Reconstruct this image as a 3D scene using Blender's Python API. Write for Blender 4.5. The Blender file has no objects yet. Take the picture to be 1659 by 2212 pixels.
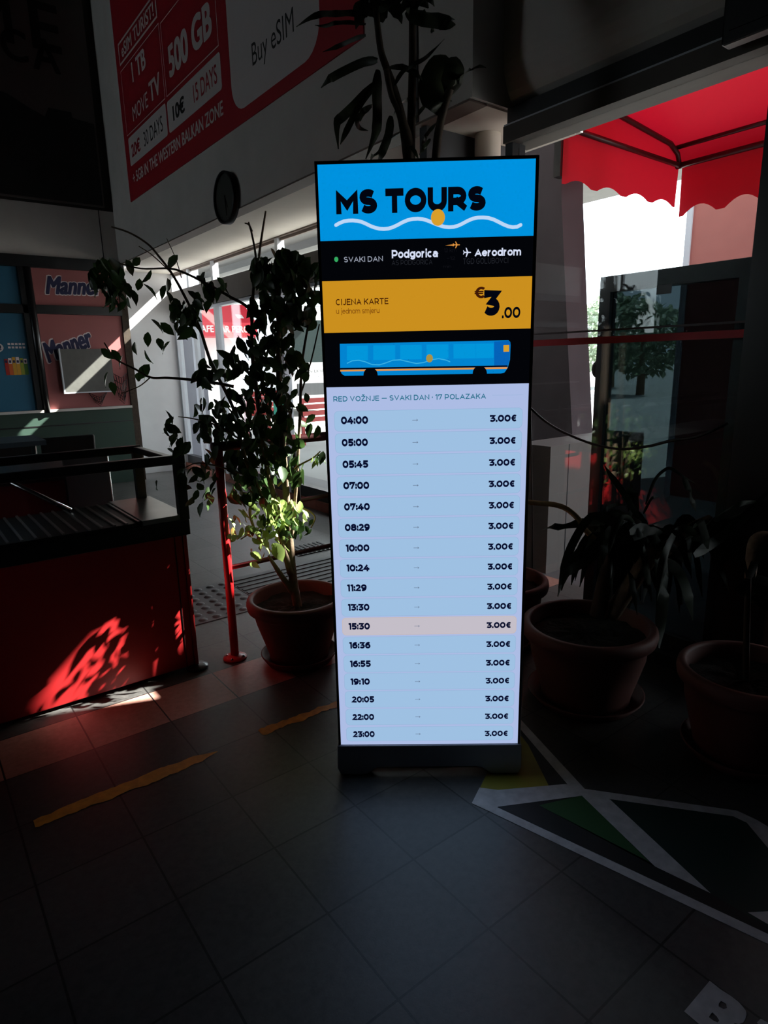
import bpy, bmesh, math, random
from mathutils import Vector, Matrix
C = bpy.context.scene
COL = C.collection
PI = math.pi
rnd = random.Random(7)

# ------------------------------------------------------------------ camera, world, sun, exposure
RX = Vector((0.79255165, -0.60945057, -0.02078199))
UP = Vector((0.15585835, 0.16950063, 0.9731278))
FW = Vector((0.58955073, 0.77449309, -0.22932596))
CAM = Vector((-0.72890125, -2.49102926, 1.47200969))
FPX, PCX, PCY = 1361.66774, 829.5, 1106.0
cd = bpy.data.cameras.new('camera')
cam = bpy.data.objects.new('camera', cd); COL.objects.link(cam)
M3 = Matrix((RX, UP, -FW)).transposed().to_4x4(); M3.translation = CAM
cam.matrix_world = M3
cd.sensor_fit = 'HORIZONTAL'; cd.sensor_width = 36.0; cd.lens = 36.0 * FPX / 1659.0
cd.clip_start = .05; cd.clip_end = 300
C.camera = cam
vs = C.view_settings
C.display_settings.display_device = 'sRGB'
vs.view_transform = 'Standard'; vs.look = 'None'; vs.gamma = 1.0; vs.use_curve_mapping = False
vs.exposure = 0.0
C.cycles.transparent_max_bounces = 24
C.cycles.max_bounces = 8
C.cycles.use_denoising = True

w = bpy.data.worlds.new('sky'); C.world = w; w.use_nodes = True
bg = w.node_tree.nodes['Background']
bg.inputs[0].default_value = (.86, .93, 1.0, 1); bg.inputs[1].default_value = 5.0
SUN_DIR = Vector((-1.0, 0.4, -0.87)).normalized()
sd = bpy.data.lights.new('sun', 'SUN'); sd.energy = 54.0; sd.angle = math.radians(.55); sd.color = (1, .95, .87)
so = bpy.data.objects.new('sun', sd); COL.objects.link(so)
so.rotation_euler = SUN_DIR.to_track_quat('-Z', 'Y').to_euler(); so.location = (12, -8, 12)

# ------------------------------------------------------------------ helpers
def ray(px, py): return RX * ((px - PCX) / FPX) - UP * ((py - PCY) / FPX) + FW
def at(px, py, ax, val):                     # point of a photo pixel on the plane axis = val
    d = ray(px, py); t = (val - CAM[ax]) / d[ax]; return CAM + d * t
VN = Vector((FW.x, FW.y, 0)).normalized()
def near(px, py, base, dep=0.0):             # point at a plant's own distance (plus dep behind it)
    d = ray(px, py); t = ((Vector(base) - CAM).dot(VN) + dep) / d.dot(VN); return CAM + d * t

def lin(c): c /= 255.0; return c / 12.92 if c <= .04045 else ((c + .055) / 1.055) ** 2.4
def rgb(r, g, b): return (lin(r), lin(g), lin(b), 1)
def new_mat(n):
    m = bpy.data.materials.new(n); m.use_nodes = True
    return m, m.node_tree.nodes, m.node_tree.links
def mat(name, col, rough=.6, metal=0, var=.0, scale=6, bump=0, spec=.5):
    m, N, L = new_mat(name); b = N['Principled BSDF']
    b.inputs['Roughness'].default_value = rough; b.inputs['Metallic'].default_value = metal
    b.inputs['Specular IOR Level'].default_value = spec
    c = rgb(*col); b.inputs['Base Color'].default_value = c
    if var or bump:
        tc = N.new('ShaderNodeTexCoord'); no = N.new('ShaderNodeTexNoise'); no.inputs['Scale'].default_value = scale
        no.inputs['Detail'].default_value = 6
        L.new(tc.outputs['Object'], no.inputs['Vector'])
        if var:
            r = N.new('ShaderNodeValToRGB')
            r.color_ramp.elements[0].position = .3; r.color_ramp.elements[1].position = .7
            r.color_ramp.elements[0].color = tuple(x * (1 - var) for x in c[:3]) + (1,)
            r.color_ramp.elements[1].color = tuple(min(1, x * (1 + var)) for x in c[:3]) + (1,)
            L.new(no.outputs['Fac'], r.inputs['Fac']); L.new(r.outputs['Color'], b.inputs['Base Color'])
        if bump:
            bp = N.new('ShaderNodeBump'); bp.inputs['Strength'].default_value = bump; bp.inputs['Distance'].default_value = .01
            L.new(no.outputs['Fac'], bp.inputs['Height']); L.new(bp.outputs['Normal'], b.inputs['Normal'])
    return m
def emit(name, col, k=1.0):
    m, N, L = new_mat(name); b = N['Principled BSDF']
    b.inputs['Base Color'].default_value = (.01, .01, .012, 1); b.inputs['Roughness'].default_value = .55
    b.inputs['Specular IOR Level'].default_value = .3
    b.inputs['Emission Color'].default_value = rgb(*col); b.inputs['Emission Strength'].default_value = k
    return m
def glass(name, tint=(1, 1, 1), refl=1.0, rough=0.0):
    m, N, L = new_mat(name); N.remove(N['Principled BSDF'])
    t = N.new('ShaderNodeBsdfTransparent'); t.inputs[0].default_value = (*tint, 1)
    g = N.new('ShaderNodeBsdfGlossy'); g.inputs['Roughness'].default_value = rough
    f = N.new('ShaderNodeLayerWeight'); f.inputs[0].default_value = .5
    pw_ = N.new('ShaderNodeMath'); pw_.operation = 'POWER'; pw_.inputs[1].default_value = 5; L.new(f.outputs['Facing'], pw_.inputs[0])
    mu = N.new('ShaderNodeMath'); mu.operation = 'MULTIPLY_ADD'; mu.inputs[1].default_value = .95; mu.inputs[2].default_value = .042 * refl
    mu.use_clamp = True
    mx = N.new('ShaderNodeMixShader'); L.new(pw_.outputs[0], mu.inputs[0]); L.new(mu.outputs[0], mx.inputs[0])
    L.new(t.outputs[0], mx.inputs[1]); L.new(g.outputs[0], mx.inputs[2]); L.new(mx.outputs[0], N['Material Output'].inputs[0])
    return m
def leafmat(name, col, trans=.35, rough=.35, var=.35):
    m, N, L = new_mat(name); b = N['Principled BSDF']; c = rgb(*col)
    b.inputs['Roughness'].default_value = rough
    tc = N.new('ShaderNodeTexCoord'); no = N.new('ShaderNodeTexNoise'); no.inputs['Scale'].default_value = 9
    L.new(tc.outputs['Object'], no.inputs['Vector'])
    r = N.new('ShaderNodeValToRGB'); r.color_ramp.elements[0].position = .35; r.color_ramp.elements[1].position = .65
    r.color_ramp.elements[0].color = tuple(x * (1 - var) for x in c[:3]) + (1,)
    r.color_ramp.elements[1].color = tuple(x * (1 + var) for x in c[:3]) + (1,)
    L.new(no.outputs['Fac'], r.inputs['Fac']); L.new(r.outputs['Color'], b.inputs['Base Color'])
    t = N.new('ShaderNodeBsdfTranslucent'); L.new(r.outputs['Color'], t.inputs[0])
    mx = N.new('ShaderNodeMixShader'); mx.inputs[0].default_value = trans
    L.new(b.outputs[0], mx.inputs[1]); L.new(t.outputs[0], mx.inputs[2]); L.new(mx.outputs[0], N['Material Output'].inputs[0])
    return m

class MB:                                    # collects shapes, links them as ONE mesh object
    def __init__(s): s.v = []; s.f = []; s.mi = []; s.mats = []; s.sm = []
    def _m(s, m):
        if m not in s.mats: s.mats.append(m)
        return s.mats.index(m)
    def add(s, vs_, fs, m, smooth=False):
        o = len(s.v); k = s._m(m)
        s.v += [tuple(v) for v in vs_]
        for f in fs: s.f.append([i + o for i in f]); s.mi.append(k); s.sm.append(smooth)
        return s
    def box(s, a, b, m):
        x0, y0, z0 = [min(a[i], b[i]) for i in range(3)]; x1, y1, z1 = [max(a[i], b[i]) for i in range(3)]
        return s.add([(x0,y0,z0),(x1,y0,z0),(x1,y1,z0),(x0,y1,z0),(x0,y0,z1),(x1,y0,z1),(x1,y1,z1),(x0,y1,z1)],
              [(0,3,2,1),(4,5,6,7),(0,1,5,4),(1,2,6,5),(2,3,7,6),(3,0,4,7)], m)
    def extrude(s, pts, vec, m):             # polygon pts (3d) swept along vec
        n = len(pts); vec = Vector(vec); P = [Vector(p) for p in pts]
        return s.add(P + [p + vec for p in P], [list(range(n))[::-1], [n + i for i in range(n)]] +
              [(i, (i + 1) % n, n + (i + 1) % n, n + i) for i in range(n)], m)
    def tube(s, pts, r, m, n=8, cap=True):
        P = [Vector(p) for p in pts]; R = r if isinstance(r, (list, tuple)) else [r] * len(P)
        vs_ = []; fs = []; prev = None
        for i, p in enumerate(P):
            t = (P[min(i + 1, len(P) - 1)] - P[max(i - 1, 0)])
            t = t.normalized() if t.length > 1e-9 else Vector((0, 0, 1))
            if prev is None:
                a = t.orthogonal().normalized()
            else:
                a = (prev - t * prev.dot(t)); a = a.normalized() if a.length > 1e-6 else t.orthogonal().normalized()
            prev = a; b = t.cross(a)
            for k in range(n):
                an = 2 * PI * k / n; vs_.append(p + (a * math.cos(an) + b * math.sin(an)) * R[i])
        for i in range(len(P) - 1):
            for k in range(n): fs.append((i*n+k, i*n+(k+1)%n, (i+1)*n+(k+1)%n, (i+1)*n+k))
        if cap: fs.append(list(range(n))[::-1]); fs.append([(len(P)-1)*n+k for k in range(n)])
        return s.add(vs_, fs, m, True)
    def lathe(s, prof, c, m, n=40):
        vs_ = []; fs = []
        for (r, z) in prof:
            for k in range(n):
                a = 2 * PI * k / n; vs_.append((c[0] + r * math.cos(a), c[1] + r * math.sin(a), c[2] + z))
        for i in range(len(prof) - 1):
            for k in range(n): fs.append((i*n+k, i*n+(k+1)%n, (i+1)*n+(k+1)%n, (i+1)*n+k))
        return s.add(vs_, fs, m, True)
    def ball(s, c, r, m, n=10, sq=(1,1,1)):
        vs_ = []; fs = []
        for i in range(n + 1):
            for k in range(2*n):
                a = PI * i / n; b = PI * k / n
                vs_.append((c[0]+r*sq[0]*math.sin(a)*math.cos(b), c[1]+r*sq[1]*math.sin(a)*math.sin(b), c[2]+r*sq[2]*math.cos(a)))
        for i in range(n):
            for k in range(2*n): fs.append((i*2*n+k, i*2*n+(k+1)%(2*n), (i+1)*2*n+(k+1)%(2*n), (i+1)*2*n+k))
        return s.add(vs_, fs, m, True)
    def ribbon(s, pts, wd, m, side=None, fold=.25, face=None):   # strap leaf: pts with widths
        P = [Vector(p) for p in pts]; vs_ = []; fs = []; n = len(P)
        for i, p in enumerate(P):
            t = (P[min(i+1, n-1)] - P[max(i-1, 0)]).normalized()
            sd_ = (t.cross(face) + face*.25 if face else (side if side else t.cross(Vector((0, 0, 1))))); sd_ = sd_ - t * sd_.dot(t)
            sd_ = sd_.normalized() if sd_.length > 1e-5 else t.orthogonal().normalized()
            nn = sd_.cross(t)
            w_ = wd[i] if isinstance(wd, (list, tuple)) else wd
            vs_ += [p - sd_ * w_/2 + nn * w_ * fold, p, p + sd_ * w_/2 + nn * w_ * fold]
        for i in range(n - 1):
            fs += [(i*3, i*3+1, i*3+4, i*3+3), (i*3+1, i*3+2, i*3+5, i*3+4)]
        return s.add(vs_, fs, m, True)
    def build(s, name, parent=None, bevel=0):
        me = bpy.data.meshes.new(name); me.from_pydata(s.v, [], s.f)
        for m in s.mats: me.materials.append(m)
        for i, p in enumerate(me.polygons): p.material_index = s.mi[i]; p.use_smooth = s.sm[i]
        me.update()
        o = bpy.data.objects.new(name, me); COL.objects.link(o)
        if parent:
            o.parent = parent; bpy.context.view_layer.update() if False else None
            o.matrix_parent_inverse = Matrix.Translation(-parent.location) if parent.type == 'EMPTY' else Matrix()
        if bevel:
            bv = o.modifiers.new('bevel', 'BEVEL'); bv.width = bevel; bv.segments = 2; bv.limit_method = 'ANGLE'
        return o
def tag(o, label, cat, group=None, kind=None):
    o['label'] = label; o['category'] = cat
    if group: o['group'] = group
    if kind: o['kind'] = kind
    return o
def thing(name, label, cat, loc, group=None):
    o = bpy.data.objects.new(name, None); COL.objects.link(o); o.location = loc; o.empty_display_size = .1
    return tag(o, label, cat, group)
def struct(o): o['kind'] = 'structure'; return o
def glyphs(txt, off=0.0, shear=0.0, cache={}):
    k = (txt, off, shear)
    if k in cache: return cache[k]
    cu = bpy.data.curves.new('lettering', 'FONT'); cu.body = txt; cu.fill_mode = 'FRONT'; cu.resolution_u = 5
    cu.offset = off; cu.shear = shear
    ob = bpy.data.objects.new('lettering', cu); COL.objects.link(ob)
    me = bpy.data.meshes.new_from_object(ob.evaluated_get(bpy.context.evaluated_depsgraph_get()))
    vs_ = [(v.co.x, v.co.y) for v in me.vertices]; fs = [list(p.vertices) for p in me.polygons]
    bpy.data.objects.remove(ob); bpy.data.curves.remove(cu); bpy.data.meshes.remove(me)
    cache[k] = (vs_, fs); return vs_, fs
def lettering(mb, txt, O, U, V, box, m, off=.0, shear=0.0, lift=.0, rot=0.0):   # fits txt to box (u0,v0,u1,v1) on plane O,U,V
    vs_, fs = glyphs(txt, 0.0, shear)                      # bold letters: shifted copies of the outline
    if off > .002 and vs_:
        n0 = len(vs_); v2 = []; f2 = []
        for k, (dx, dy) in enumerate(((-1,-.6),(1,-.6),(-1,.6),(1,.6),(0,0),(-1,0),(1,0),(0,.75),(0,-.75))):
            v2 += [(x + dx*off, y + dy*off) for x, y in vs_]; f2 += [[i + k*n0 for i in f] for f in fs]
        vs_, fs = v2, f2
    else: n0 = len(vs_)
    if not vs_: return
    x0 = min(v[0] for v in vs_); x1 = max(v[0] for v in vs_); y0 = min(v[1] for v in vs_); y1 = max(v[1] for v in vs_)
    O, U, V = Vector(O), Vector(U), Vector(V); n = U.cross(V).normalized()
    sx = (box[2]-box[0])/(x1-x0); sy = (box[3]-box[1])/(y1-y0); P = []
    for i_, (x, y) in enumerate(vs_):
        a = (x-x0)*sx; b = (y-y0)*sy
        if rot: a, b = a*math.cos(rot)-b*math.sin(rot), a*math.sin(rot)+b*math.cos(rot)
        P.append(O + U*(box[0]+a) + V*(box[1]+b) + n*(lift + (i_//n0)*.00004))
    mb.add(P, fs, m)

def el(cx, cy, rx, ry, a0, a1, n=14): return [(cx + rx*math.cos(math.radians(a0 + (a1-a0)*i/n)), cy + ry*math.sin(math.radians(a0 + (a1-a0)*i/n))) for i in range(n + 1)]
X_ = .72                                      # x-height
GL = {  # width, strokes of a geometric sans; points in a unit box
 'M': (.98, [[(0,0),(0,1),(.5,.28),(1,1),(1,0)]]), 'N': (.82, [[(0,0),(0,1),(1,0),(1,1)]]), 'T': (.74, [[(0,1),(1,1)],[(.5,1),(.5,0)]]), 'U': (.80, [[(0,1),(0,.42)] + el(.5,.42,.5,.42,180,360)[1:-1] + [(1,.42),(1,1)]]),
 'O': (.94, [el(.5,.5,.5,.5,90,450,30)]), 'C': (.84, [el(.52,.5,.52,.5,48,312,22)]), 'G': (.88, [el(.5,.5,.5,.5,46,330,22) + [(1,.45)], [(1,.45),(.62,.45)]]), 'D': (.84, [[(0,0),(0,1),(.42,1)] + el(.42,.5,.58,.5,88,-88,16) + [(.42,0),(0,0)]]),
 'R': (.76, [[(0,0),(0,1),(.52,1)] + el(.52,.68,.46,.32,88,-88,12) + [(.52,.36),(0,.36)], [(.5,.36),(1,0)]]), 'P': (.74, [[(0,0),(0,1),(.52,1)] + el(.52,.66,.48,.34,88,-88,12) + [(.52,.32),(0,.32)]]), 'B': (.76, [[(0,0),(0,1),(.5,1)] + el(.5,.76,.42,.24,88,-88,10) + [(.5,.52),(0,.52)], [(.5,.52)] + el(.52,.26,.48,.26,88,-88,10) + [(.5,0),(0,0)]]),
 'S': (.72, [el(.5,.755,.47,.245,35,265,14) + el(.5,.255,.5,.255,85,-150,16)]), 'E': (.64, [[(1,1),(0,1),(0,0),(1,0)],[(0,.52),(.9,.52)]]), 'L': (.62, [[(0,1),(0,0),(1,0)]]), 'I': (.0, [[(0,0),(0,1)]]), 'J': (.52, [[(1,1),(1,.3)] + el(.5,.3,.5,.3,0,-150,10)[1:]]), 'K': (.76, [[(0,0),(0,1)],[(1,1),(0,.36)],[(.34,.58),(1,0)]]),
 'A': (.88, [[(0,0),(.5,1),(1,0)],[(.2,.3),(.8,.3)]]), 'V': (.86, [[(0,1),(.5,0),(1,1)]]), 'Z': (.72, [[(0,1),(1,1),(0,0),(1,0)]]), 'Ž': (.72, [[(0,1),(1,1),(0,0),(1,0)],[(.25,1.38),(.5,1.2),(.75,1.38)]]), '—': (.95, [[(0,.45),(1,.45)]]), '·': (.0, [[(0,.42),(0,.5)]]), '.': (.0, [[(0,0),(0,.04)]]), ':': (.0, [[(0,.06),(0,.1)],[(0,.62),(0,.66)]]), ' ': (.20, []), '~': (.5, [[(0,.4),(.3,.55),(.7,.4),(1,.55)]]),
 '0': (.74, [el(.5,.5,.5,.5,90,450,28)]), '1': (.26, [[(0,.86),(.25,1),(1,1),(1,0)]]), '2': (.64, [el(.48,.70,.48,.30,165,-20,12) + [(0,0),(1,0)]]), '3': (.66, [[(.02,1),(.95,1),(.42,.58)] + el(.45,.29,.55,.29,80,-150,14)]), '4': (.76, [[(.62,1),(0,.27),(1,.27)],[(.72,.52),(.72,0)]]), '5': (.66, [[(.93,1),(.14,1),(.08,.56),(.45,.58)] + el(.45,.29,.55,.29,80,-150,14)]),
 '6': (.70, [el(.5,.31,.5,.31,0,360,22), el(.68,.40,.68,.60,178,62,10)]), '7': (.68, [[(0,.78),(0,1),(1,1),(.4,0)]]), '8': (.70, [el(.5,.76,.43,.24,0,360,20), el(.5,.27,.5,.27,0,360,20)]), '9': (.70, [el(.5,.69,.5,.31,0,360,22), el(.32,.60,.68,.60,-2,-118,10)]), '€': (.74, [el(.62,.5,.46,.5,50,310,20), [(0,.60),(.78,.60)], [(0,.40),(.74,.40)]]),
 'o': (.66, [el(.5,.36,.5,.36,90,450,24)]), 'd': (.68, [el(.47,.36,.47,.36,0,360,24), [(1,1.04),(1,0)]]), 'g': (.68, [el(.47,.38,.47,.34,0,360,24), [(1,.74),(1,0)] + el(.5,-.02,.5,.26,0,-150,12)[1:]]), 'r': (.36, [[(0,.74),(0,0)], [(0,.38)] + el(.9,.28,.9,.46,165,88,8)]), 'i': (.0, [[(0,.66),(0,0)],[(0,1.06),(0,1.10)]]), 'c': (.58, [el(.55,.36,.55,.36,52,308,20)]), 'a': (.62, [el(.46,.22,.46,.22,0,360,18), [(1,0),(1,.42)] + el(.5,.42,.5,.30,0,150,12)]), 'e': (.66, [[(0,.37),(1,.37)] + el(.5,.36,.5,.36,0,318,20)]),
 'm': (1.06, [[(0,.74),(0,0)], [(0,.4)] + el(.25,.44,.25,.28,180,0,10) + [(.5,0)], [(.5,.4)] + el(.75,.44,.25,.28,180,0,10) + [(1,0)]]), 'n': (.62, [[(0,.74),(0,0)], [(0,.4)] + el(.5,.40,.5,.32,180,0,12) + [(1,0)]]), 'u': (.62, [[(0,.74),(0,.32)] + el(.5,.32,.5,.32,180,360,12)[1:] + [(1,.74)], [(1,.74),(1,0)]]), 'j': (.16, [[(1,.74),(1,-.1)] + el(.0,-.1,1,.2,0,-90,6)[1:], [(1,1.06),(1,1.10)]]), 's': (.52, [el(.5,.545,.46,.175,38,262,12) + el(.5,.185,.5,.185,82,-148,12)]), 'k': (.6, [[(0,1.04),(0,0)],[(1,.74),(0,.28)],[(.3,.45),(1,0)]]),
}
def strokes(txt, sw, gap):                   # quads and joints of a lettered line, cap height 1
    polys = []; x = 0
    for ch in txt:
        wd, st = GL[ch]
        for pl in st:
            P = [Vector((x + sw/2 + p[0]*wd, sw/2 + p[1]*(1 - sw))) for p in pl]; n = len(P); closed = (P[0] - P[-1]).length < 1e-5
            swk = sw*.5 if ch == '€' and n == 2 else sw
            if not closed:                   # square ends on straight runs
                for e, f in ((0, 1), (-1, -2)):
                    d = P[e] - P[f]
                    if n == 2 or d.length > .13: d = d.normalized(); P[e] = P[e] + d*swk*.5*max(abs(d.x), abs(d.y))
            A = []; B = []
            for i in range(n):
                a = P[i-1] if i else (P[-2] if closed else None); b = P[i+1] if i < n-1 else (P[1] if closed else None)
                d1 = (P[i] - a).normalized() if a is not None else None; d2 = (b - P[i]).normalized() if b is not None else None
                d1 = d1 or d2; d2 = d2 or d1; t_ = (d1 + d2); t_ = t_.normalized() if t_.length > 1e-4 else d1
                q = Vector((-t_.y, t_.x)); k = min(2.2, 1/max(.3, abs(q.dot(Vector((-d1.y, d1.x)))))); A.append(P[i] + q*swk/2*k); B.append(P[i] - q*swk/2*k)
            cl = (lambda p: (p[0], min(1.0, max(0.0, p[1])))) if (ch.isupper() or ch.isdigit()) and ch != 'Ž' else tuple
            for i in range(n-1): polys.append([cl(B[i]), cl(B[i+1]), cl(A[i+1]), cl(A[i])])
        x += (.42 if ch == ' ' else wd + sw + gap)
    return polys
# ------------------------------------------------------------------ materials
M = {}
def dm(k, *a, **kw): M[k] = mat(k, *a, **kw)
dm('wallpaint', (205, 200, 196), .8, var=.06, scale=3)
dm('whitewall', (222, 222, 224), .8, var=.03)
dm('soffit', (225, 216, 205), .8, var=.03)
dm('greybeam', (96, 90, 86), .7, var=.08)
dm('browntrim', (120, 104, 96), .6)
dm('blackframe', (22, 22, 23), .3, spec=.6)
dm('darkmetal', (30, 32, 36), .35, spec=.5)
dm('whiteframe', (205, 210, 218), .35)
dm('chrome', (190, 190, 192), .22, 1)
dm('steel', (175, 172, 168), .3, 1, var=.1)
dm('redpaint', (150, 24, 26), .45, var=.06)
dm('redrail', (196, 30, 34), .35)
dm('maroonrail', (58, 16, 20), .4)
dm('stripered', (214, 22, 46), .5)
dm('blackplastic', (14, 14, 16), .4)
dm('charcoal', (52, 54, 58), .55)
dm('basegrey', (186, 188, 196), .5)
dm('ledblack', (8, 8, 9), .5, spec=.3)
dm('terracotta', (104, 60, 52), .65, var=.12, scale=9)
dm('soil', (34, 27, 22), .95, var=.4, scale=40, bump=.6)
dm('bark', (120, 100, 80), .85, var=.3, scale=30, bump=.4)
dm('palestem', (196, 160, 110), .7, var=.2, scale=20)
dm('darkstem', (60, 48, 38), .85, var=.3, scale=30)
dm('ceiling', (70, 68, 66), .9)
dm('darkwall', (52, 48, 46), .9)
dm('pinkpaper', (158, 90, 90), .6, var=.05, scale=2)
dm('navyink', (24, 26, 72), .6)
dm('paleink', (222, 208, 210), .6)
dm('bluepaper', (34, 98, 128), .6, var=.06, scale=2)
dm('greenpaint', (38, 62, 52), .6)
dm('bannerred', (176, 24, 42), .55, var=.04, scale=2)
dm('bannerwhite', (216, 206, 206), .55)
dm('bannerblack', (20, 16, 17), .6)
dm('posterdark', (26, 27, 29), .7, var=.35, scale=5)
dm('posterpale', (88, 80, 78), .7, var=.1, scale=2)
dm('boardface', (92, 91, 88), .5, var=.1, scale=14)
dm('floorwhite', (196, 188, 186), .6, var=.18, scale=25)
dm('floorblack', (20, 21, 22), .6)
dm('floorgreen', (34, 84, 38), .6)
dm('floordgreen', (16, 42, 36), .6, var=.1)
dm('flooryellow', (150, 138, 36), .6, var=.15)
dm('paintyellow', (205, 140, 34), .6, var=.2, scale=30)
dm('tactile', (96, 96, 98), .55, var=.08)
dm('asphalt', (142, 142, 140), .9, var=.1, scale=1)
dm('concrete', (70, 62, 66), .85, var=.12, scale=3)
dm('slab', (92, 91, 90), .9, var=.08)
dm('plinth', (82, 75, 72), .6, var=.05)
dm('brick', (140, 84, 70), .8, var=.15, scale=20)
dm('salmon', (176, 108, 100), .7, var=.04)
dm('buswhite', (232, 232, 236), .35)
dm('busglass', (20, 30, 30), .3, spec=.15)
dm('tablegrey', (58, 78, 90), .5)
dm('darkred', (84, 14, 18), .5)
dm('cafered', (196, 30, 52), .6)
dm('binteal', (60, 180, 150), .5)
dm('greywall', (120, 122, 134), .8)
dm('cable', (12, 12, 13), .5)
dm('clockface', (62, 64, 58), .5)
dm('yellowink', (214, 160, 52), .6); dm('orangeink', (206, 96, 40), .6); dm('redink', (176, 44, 36), .6)
dm('limeink', (150, 160, 52), .6); dm('greenink', (70, 120, 44), .6)
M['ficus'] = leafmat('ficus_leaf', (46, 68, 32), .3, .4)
M['ficuslit'] = leafmat('ficus_leaf_lit', (150, 172, 96), .3, .35)  # paler copy of the ficus leaf, sunlight put into its colour
M['strap'] = leafmat('strap_leaf', (34, 46, 28), .15, .55)
M['palm'] = leafmat('palm_leaf', (36, 44, 26), .12, .5)
M['tree'] = leafmat('tree_leaf', (138, 152, 128), .3, .6)
M['clear'] = glass('window_glass', (.93, .96, .95), .9)
M['pane'] = glass('pane_glass', (.93, .96, .96), .75)
M['tint'] = glass('tinted_glass', (.10, .125, .135), .6)
# awning cloth: sun shines through it
m, N, L = new_mat('awning_cloth'); b = N['Principled BSDF']; b.inputs['Base Color'].default_value = rgb(178, 18, 38); b.inputs['Roughness'].default_value = .8
t = N.new('ShaderNodeBsdfTranslucent'); t.inputs[0].default_value = rgb(226, 20, 46)
mx = N.new('ShaderNodeMixShader'); mx.inputs[0].default_value = .22
L.new(b.outputs[0], mx.inputs[1]); L.new(t.outputs[0], mx.inputs[2]); L.new(mx.outputs[0], N['Material Output'].inputs[0]); M['awning'] = m
# floor tiles 0.31 m, one row of salmon tiles
S = 0.30961
def floor_mat():
    m, N, L = new_mat('floor_tiles'); b = N['Principled BSDF']
    g = N.new('ShaderNodeNewGeometry'); sp = N.new('ShaderNodeSeparateXYZ'); L.new(g.outputs['Position'], sp.inputs[0])
    def mth(op, a, bv=None, c=None):
        n = N.new('ShaderNodeMath'); n.operation = op
        for i, v in enumerate((a, bv)):
            if v is None: continue
            if isinstance(v, (int, float)): n.inputs[i].default_value = v
            else: L.new(v, n.inputs[i])
        return n.outputs[0]
    xs = mth('DIVIDE', sp.outputs[0], S); ys = mth('DIVIDE', sp.outputs[1], S)
    def edge(v):
        f = mth('FRACT', v); return mth('GREATER_THAN', mth('ABSOLUTE', mth('SUBTRACT', f, .5)), .490)
    gr = mth('MAXIMUM', edge(xs), edge(ys))
    cb = N.new('ShaderNodeCombineXYZ'); L.new(mth('FLOOR', xs), cb.inputs[0]); L.new(mth('FLOOR', ys), cb.inputs[1])
    wn = N.new('ShaderNodeTexWhiteNoise'); wn.noise_dimensions = '2D'; L.new(cb.outputs[0], wn.inputs['Vector'])
    no = N.new('ShaderNodeTexNoise'); no.inputs['Scale'].default_value = 38; no.inputs['Detail'].default_value = 8; no.inputs['Roughness'].default_value = .7
    L.new(g.outputs['Position'], no.inputs['Vector'])
    n2 = N.new('ShaderNodeTexNoise'); n2.inputs['Scale'].default_value = 2.2; n2.inputs['Detail'].default_value = 4
    L.new(g.outputs['Position'], n2.inputs['Vector'])
    val = mth('ADD', mth('MULTIPLY', wn.outputs['Value'], .22), mth('ADD', mth('MULTIPLY', no.outputs['Fac'], .9), mth('MULTIPLY', n2.outputs['Fac'], .5)))
    def ramp(a, bb):
        r = N.new('ShaderNodeValToRGB'); r.color_ramp.elements[0].position = .45; r.color_ramp.elements[1].position = 1.1
        r.color_ramp.elements[0].color = rgb(*a); r.color_ramp.elements[1].color = rgb(*bb); L.new(val, r.inputs['Fac']); return r.outputs[0]
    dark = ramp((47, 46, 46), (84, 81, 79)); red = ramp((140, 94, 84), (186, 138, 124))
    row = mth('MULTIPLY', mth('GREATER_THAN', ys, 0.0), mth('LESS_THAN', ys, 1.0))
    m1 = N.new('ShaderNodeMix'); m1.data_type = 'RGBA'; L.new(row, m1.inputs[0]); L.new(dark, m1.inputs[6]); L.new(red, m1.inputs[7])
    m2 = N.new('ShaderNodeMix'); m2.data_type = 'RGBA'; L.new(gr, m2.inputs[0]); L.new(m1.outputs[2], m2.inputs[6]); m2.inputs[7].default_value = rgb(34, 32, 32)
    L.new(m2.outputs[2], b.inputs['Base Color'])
    b.inputs['Roughness'].default_value = .38
    bp = N.new('ShaderNodeBump'); bp.inputs['Strength'].default_value = .35; bp.inputs['Distance'].default_value = .004
    L.new(mth('SUBTRACT', mth('MULTIPLY', no.outputs['Fac'], .4), gr), bp.inputs['Height']); L.new(bp.outputs['Normal'], b.inputs['Normal'])
    return m
M['floor'] = floor_mat()

# ------------------------------------------------------------------ setting: room shell
XW, XR = 2.65, 2.10                            # far window wall, near glass wall
ZS = 2.76                                      # soffit height
struct(MB().box((-7.2, -9.2, -.12), (XW + .06, 7.0, 0), M['floor']).build('floor'))
struct(MB().box((-7.2, -9.2, 6.2), (2.9, 7.0, 6.4), M['ceiling']).build('ceiling'))
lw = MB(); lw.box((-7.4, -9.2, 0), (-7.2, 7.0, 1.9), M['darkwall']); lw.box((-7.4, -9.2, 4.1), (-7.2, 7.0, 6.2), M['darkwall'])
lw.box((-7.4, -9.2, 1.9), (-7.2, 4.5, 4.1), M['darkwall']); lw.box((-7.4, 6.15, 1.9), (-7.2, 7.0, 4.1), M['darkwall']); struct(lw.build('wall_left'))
wl = bpy.data.objects.new('window_7', None); COL.objects.link(wl); wl.location = (-7.3, 5.3, 1.9); wl['kind'] = 'structure'
b = MB()
for yy in (4.5, 5.3, 6.09): b.box((-7.33, yy, 1.9), (-7.27, yy + .06, 4.1), M['whiteframe'])
for zz in (1.9, 4.04): b.box((-7.33, 4.5, zz), (-7.27, 6.15, zz + .06), M['whiteframe'])
b.build('window_frame', wl); MB().box((-7.303, 4.56, 1.96), (-7.297, 6.09, 4.04), M['clear']).build('window_pane', wl)
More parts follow.
